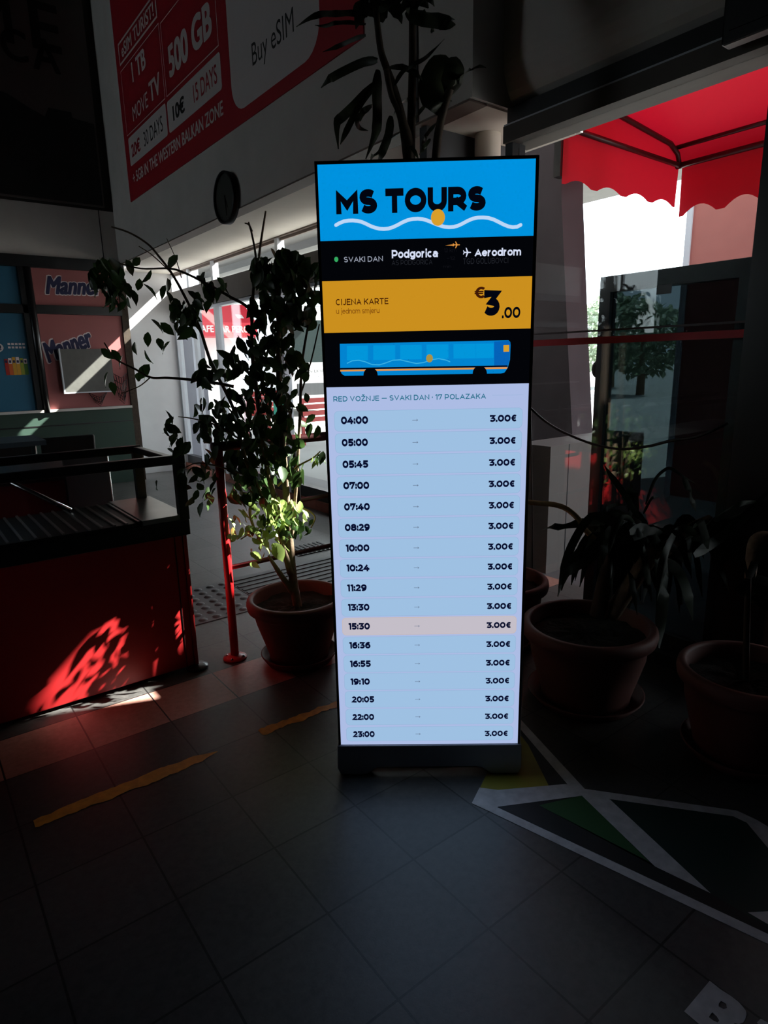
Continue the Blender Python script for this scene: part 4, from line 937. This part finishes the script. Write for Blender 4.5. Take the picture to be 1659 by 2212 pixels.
b.tube([(5.32, YL, 3.18), (5.32, YRt, 3.18)], r_*1.2, M['maroonrail'], 8); b.tube([(5.25, YL, 3.32), (5.25, YRt, 3.32)], r_, M['maroonrail'], 8); b.tube([(3.68, YL, 3.46), (3.68, YRt, 3.46)], r_, M['maroonrail'], 8)
b.build('frame', t)
MB().box((3.64, YL + .004, 2.86), (3.72, YL + .07, 3.3), M['blackframe']).build('side_shade', t)  # black box standing in for the awning's shade on the pillar
for yy in (YL - .1, YRt):
    b = MB(); b.box((3.6, yy, 3.15), (3.66, yy + .1, 3.5), M['maroonrail']); b.build('bracket', t)
# kiosk
t = thing('kiosk', 'salmon-walled kiosk outside below the red awning', 'kiosk', (6.6, -.6, -.03))
MB().box((6.0, -3.0, -.03), (8.5, 1.10, 3.9), M['salmon']).build('wall', t); MB().box((5.98, 1.06, -.03), (6.06, 1.12, 3.9), M['whiteframe']).build('corner_trim', t); MB().box((5.8, -3.2, 3.9), (8.7, 1.25, 4.05), M['slab']).build('roof', t)
# bus
t = thing('coach_bus', 'white coach parked outside beyond the windows with dark windscreen', 'bus', (9.9, 16, -.03))
b = MB(); b.box((8.62, 14.0, .32), (11.1, 24.0, 3.15), M['buswhite']); b.build('body', t, .08)
b = MB(); b.box((8.66, 13.96, 1.55), (11.06, 14.02, 2.75), M['busglass']); scr_ = b.build('windscreen', t)
b = MB(); b.box((8.72, 13.94, .60), (11.0, 14.0, .95), M['darkmetal']); b.build('bumper', t)
b = MB(); b.box((8.66, 13.955, 1.05), (9.72, 13.965, 1.42), M['buswhite']); lettering(b, 'JADRAN EKSPRES', (8.62, 13.953, 1.22), (1,0,0), (0,0,1), (0, 0, 1.28, .12), M['charcoal'], .03); lettering(b, 'KOTOR', (9.0, 13.953, 1.08), (1,0,0), (0,0,1), (0, 0, .5, .1), M['charcoal']); b.build('destination_sign', t)
for yy in (16.5, 21.5):
    b = MB(); b.tube([(8.66, yy, .47), (8.95, yy, .47)], .5, M['blackplastic'], 24); b.build('wheel', t)
b = MB(); b.tube([(9.9, 13.9, 2.0), (9.95, 13.88, 1.7), (9.9, 13.88, 1.6)], .02, M['chrome'], 6); b.build('wiper', scr_)
# cafe
t = thing('cafe_stand', 'distant cafe stand with red lettered awning seen through the window', 'cafe', (6.4, 13.4, -.03))
b = MB(); b.extrude([(5.45, 13.3, 2.24), (5.45, 13.3, 2.58), (5.45, 14.0, 3.1), (5.45, 14.3, 3.1), (5.45, 14.3, 2.24)], (1.75, 0, 0), M['cafered']); lettering(b, 'CAFE BAR PERON', (5.52, 13.295, 2.33), (1,0,0), (0,0,1), (0, 0, 1.6, .17), M['bannerwhite'], .03)
b.add([(6.72, 13.41, 2.70), (6.9, 13.41, 2.70), (6.9, 13.55, 2.80), (6.72, 13.55, 2.80)], [(0,1,2,3)], M['bannerwhite']); b.build('awning_cloth', t)
b = MB(); b.box((5.5, 14.3, -.03), (7.15, 16.0, 2.3), M['whitewall']); b.build('wall', t)
for xx in (5.5, 7.15):
    b = MB(); b.tube([(xx, 13.36, -.03), (xx, 13.36, 2.26)], .025, M['chrome'], 8); b.build('pole', t)
# barriers
def barrier(x0, x1, y, label, zt=.86):
    t = thing('platform_barrier', label, 'barrier', ((x0+x1)/2, y, -.03), 'red barriers on the bus platform')
    for k in range(4):
        MB().box((x0, y, zt - .09 - k*.12), (x1, y + .03, zt - k*.12), M['redpaint']).build('slat', t)
    for xx in (x0 + .05, x1 - .05): MB().box((xx - .03, y + .03, -.03), (xx + .03, y + .08, zt), M['redpaint']).build('post', t)
barrier(5.35, 6.9, 8.0, 'red slatted barrier outside in front of the coach, nearest one'); barrier(5.1, 6.0, 9.9, 'red slatted barrier outside behind the teal bin', .95); barrier(4.6, 5.2, 8.9, 'red slatted barrier seen through the ficus leaves', .98)
t = thing('litter_bin', 'teal litter bin on the platform seen through the window', 'bin', (5.08, 8.3, -.03))
MB().box((4.98, 8.2, -.03), (5.2, 8.42, .82), M['binteal']).build('body', t, .02); MB().box((4.96, 8.18, .82), (5.22, 8.44, .9), M['binteal']).build('lid', t, .02)
t = thing('grey_building', 'plain grey building wall outside the far left window', 'building', (6.5, 22, -.03))
MB().box((4.2, 22, -.03), (7.3, 26, 4.6), M['greywall']).build('wall', t); MB().box((4.1, 21.9, 4.6), (7.4, 26.1, 4.8), M['slab']).build('roof', t)
# trees
def tree(c, R, H, label, seed):
    r = random.Random(seed); t = thing('tree', label, 'tree', c, 'trees beyond the platform')
    b = MB(); b.tube([c, (c[0], c[1], H*.6)], [.18, .1], M['bark'], 8); b.build('trunk', t)
    b = MB()
    for _ in range(1400):
        v = Vector((r.gauss(0, 1), r.gauss(0, 1), r.gauss(0, 1))).normalized() * (R * r.uniform(.5, 1) ** .5); v.z *= H/(2.4*R)
        p = Vector((c[0], c[1], H*.62)) + v; d = Vector((r.uniform(-1,1), r.uniform(-1,1), r.uniform(-1,.4)))
        leaf(b, p, d, Vector((r.uniform(-1,1), r.uniform(-1,1), 1)), R*.16, 'tree', .8)
    b.build('crown', t)
tree((24.0, 12.2, -.03), 1.9, 3.6, 'pale green tree beyond the platform between pillar and glass door', 3); tree((30.0, 17.5, -.03), 2.6, 4.6, 'green tree beyond the platform hidden by the pillar edge', 4)
